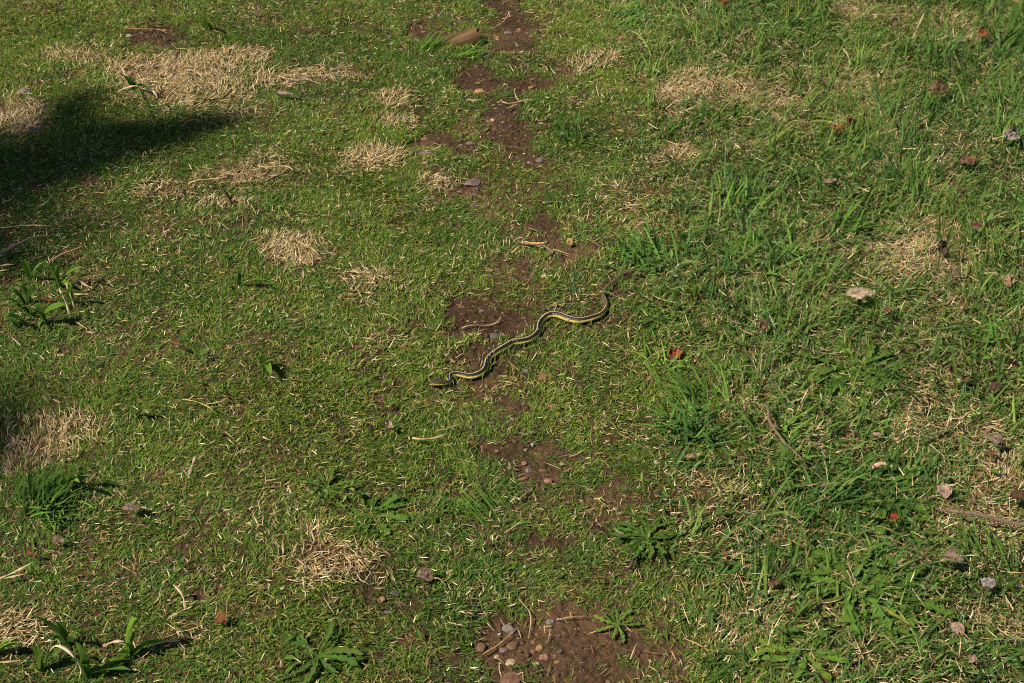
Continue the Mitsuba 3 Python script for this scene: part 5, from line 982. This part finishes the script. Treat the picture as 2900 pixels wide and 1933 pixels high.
tuft((0.4533, 1.5829), .06, 24, .0034, 'upright tuft right of the trail below the curved twig', 11, (.085, .18, .045), None, lean=(.5, .3))
tuft((0.7433, 1.4841), .10, 44, .0036, 'combed grass tuft below the long twig at the right edge', 12, (.095, .19, .04), 2.4, .8)
tuft((0.2845, 1.8231), .075, 34, .0050, 'broad-bladed tuft right of the bare patch below the snake', 13, (.10, .21, .045))
tuft((-0.041, 1.6178), .065, 60, .0026, 'combed dark tuft left of the sparse strip below the snake\'s patch', 14, (.085, .175, .03), 2.6, .5, lean=(1.1, .2))
tuft((0.5068, 2.5106), .075, 38, .0046, 'broad-bladed tuft in the upper part of the coarse grass', 15, BLUE, None)
tuft((0.1377, 2.8189), .075, 46, .0036, 'dark spiky tuft right of the trail in its far half', 16, (.06, .14, .028), None, lean=(.8, .35))
tuft((-0.7591, 1.6201), .065, 150, .0032, 'thick dark green tuft of fine blades at the lower left edge', 17, (.05, .115, .024), 0.9, .9, lean=(.75, .25))
tuft((-0.7397, 1.5983), .065, 60, .0036, 'lower fringe of broad blades below the thick dark tuft at the left', 18, (.09, .19, .034), -.6, 1.0, lean=(1.0, .25))
tuft((0.2989, 3.4251), .09, 60, .0042, 'long combed tuft right of the trail near the top edge', 19, (.09, .20, .045), 0.5, .6, lean=(1.05, .2))
tuft((0.4609, 2.5106), .08, 34, .0046, 'blue green tuft left of the broad-bladed one in the upper coarse grass', 20, BLUE, 0.9, 1.0)
tuft((0.2705, 1.9877), .06, 30, .0036, 'bright green tuft right of the snake, above the trail\'s lower patch', 21, (.13, .25, .036))
tuft((0.8963, 1.9626), .11, 26, .0046, 'tall grass tuft at the right edge', 22, (.075, .17, .04), None, lean=(.4, .25))
tuft((1.0246, 3.1874), .10, 30, .0040, 'tall grass tuft near the upper right', 23, (.07, .16, .035), None, lean=(.4, .25))
tuft((1.2595, 3.2802), .11, 34, .0050, 'tall dark grass tuft at the upper right edge', 24, (.06, .14, .03), None, lean=(.4, .25))
tuft((-0.2249, 3.2445), .06, 46, .0026, 'combed tuft left of the wood chunk', 25, (.085, .18, .028), 0.6, .7)
tuft((-0.1147, 3.2216), .06, 46, .0026, 'bright combed tuft hanging over the trail below the wood chunk', 26, (.085, .18, .028), 0.2, .6, lean=(1.0, .2))

# one blade that lies over the snake's tail
v, f = strap((*(0.1913, 2.1886), 0), (*(0.1609, 2.1906), 0), .0016, 0.0, 5)
tail_top = float(sz[np.argmin(np.hypot(*(sxy - np.array((0.1766, 2.1932))).T))]) + 0.0065
v[:, 2] += tail_top - 9 * np.abs(v[:, 0] - v[:, 0].mean()) ** 2
put('loose_grass', (v, f), 'green_blade', np.full((len(v), 3), [.17, .26, .04]), smooth=True)
say('loose_grass', 'single green grass blade lying across the snake\'s tail', 'grass')

# ---------------------------------------------------------------- the tree whose branches shade the left of the lawn (it stands outside the frame)
r = np.random.default_rng(71)
TRUNK = np.array([-6.6, 1.0])
REACH = 9.0                                                          # metres from a shaded spot to the branch that shades it
SHADED = [((-0.6276, 2.8940), .020, 16), ((-0.652, 2.8831), .026, 30), ((-0.6803, 2.8718), .032, 44), ((-0.7086, 2.8612), .036, 54), ((-0.7372, 2.8520), .042, 70), ((-0.7695, 2.8378), .048, 90), ((-0.8004, 2.8179), .055, 110), ((-0.8351, 2.7951), .062, 130), ((-0.8692, 2.7713), .066, 140), ((-0.9033, 2.7489), .070, 150), ((-0.9364, 2.7257), .072, 150), ((-0.9717, 2.7102), .074, 150), ((-1.0073, 2.6954), .076, 150), ((-1.0408, 2.6748), .080, 150), ((-1.0724, 2.6512), .084, 150), ((-1.1039, 2.6297), .088, 170), ((-1.1452, 2.6117), .10, 200),
          ((-1.0079, 3.0018), .034, 26), ((-1.0111, 2.9511), .040, 44), ((-1.0090, 2.8997), .046, 56), ((-0.981, 2.8295), .050, 60), ((-0.9267, 2.8097), .050, 40), ((-1.0329, 2.7797), .055, 34), ((-1.0794, 2.7487), .060, 44), ((-1.1217, 2.7238), .070, 70), ((-1.1745, 2.7397), .09, 110), ((-1.1430, 2.7999), .05, 18),
          ((-1.0368, 2.5593), .06, 24), ((-1.0775, 2.5401), .08, 60), ((-0.9839, 2.4623), .08, 18), ((-0.8881, 2.4397), .08, 14), ((-1.1027, 2.4362), .12, 90), ((-1.0335, 2.3661), .06, 34), ((-0.9802, 2.3333), .05, 10), ((-1.0619, 2.2980), .09, 50),
          ((-0.8722, 1.8042), .045, 40), ((-0.8445, 1.7745), .040, 16), ((-0.9133, 1.8309), .08, 70), ((-0.8958, 1.7452), .08, 60), ((-0.846, 1.7360), .045, 12), ((-0.8605, 1.6029), .05, 20)]
clumps = [(np.array([x, y, 0.0]) + SUN * (REACH + r.normal(0, .15)), rad, n) for (x, y), rad, n in SHADED]
for _ in range(60):                                                  # the rest of the crown, over the lawn farther left
    a = r.uniform(0, 2 * np.pi); d = 2.4 * math.sqrt(r.random())
    c = np.array([TRUNK[0] + d * math.cos(a) - .6, TRUNK[1] + d * math.sin(a), 5.2 + 2.6 * r.random() * (1 - d / 3)])
    hit = c - SUN * (c[2] / SUN[2])
    if hit[0] < -2.0 - 0.3:
        clumps.append((c, .32, 260))
lv, lf, lc, cnt = [], [], [], 0
for c, rad, n in clumps:
    n = int(n * .8)
    o = c + r.normal(0, .55, (n, 3)) * rad * np.array([1, 1, .8])
    d1 = r.normal(0, 1, (n, 3)); d1 /= np.linalg.norm(d1, axis=1, keepdims=True)
    d2 = np.cross(d1, r.normal(0, 1, (n, 3))); d2 /= np.linalg.norm(d2, axis=1, keepdims=True)
    s = r.uniform(.022, .038, (n, 1))
    v = np.stack([o - d1 * s, o + d2 * s * .55, o + d1 * s, o - d2 * s * .55], 1)
    lv.append(v.reshape(-1, 3)); lc.append(np.repeat(pick(DEEP, n, r), 4, axis=0))
    k = np.arange(n)[:, None] * 4 + cnt
    lf.append(np.vstack([k + [0, 1, 2], k + [0, 2, 3]])); cnt += 4 * n
put('tree__crown', (np.vstack(lv), np.vstack(lf)), 'green_blade', np.vstack(lc))
gzt = gz(*TRUNK)
tv, tf = tube([(*TRUNK, gzt - .2), (TRUNK[0] + .03, TRUNK[1] + .05, 1.6), (TRUNK[0] - .05, TRUNK[1], 3.4), (TRUNK[0] + .05, TRUNK[1] + .1, 5.4), (TRUNK[0], TRUNK[1], 7.4)], [.24, .19, .16, .11, .04], 14, .04, 3)
put('tree__trunk', (tv, tf), 'wood_grain', np.array([.13, .10, .075]) * (0.6 + 0.8 * meshkit.fbm(tv * 14, 3, 2))[:, None], smooth=True)
heads = [(3.3, (-0.6516, 2.8810)), (3.6, (-1.0352, 2.9644)), (2.9, (-0.9598, 2.4387)), (2.6, (-0.8473, 1.7796))]
for k, (z, (x, y)) in enumerate(heads):
    e = np.array([x, y, 0]) + SUN * REACH
    b = np.array([TRUNK[0], TRUNK[1], z])
    bv, bf = tube([tuple(b), tuple(b + (e - b) * .5 + [0, 0, .35]), tuple(e)], [.06, .035, .008], 8, .05, k)
    put('tree__branch' + (f'_{k:03d}' if k else ''), (bv, bf), 'wood_grain', np.array([.13, .10, .075]) * (0.6 + 0.8 * meshkit.fbm(bv * 30, 2, 2))[:, None], smooth=True)
say('tree', 'leafy tree beyond the left edge whose branches shade the upper left lawn', 'tree')
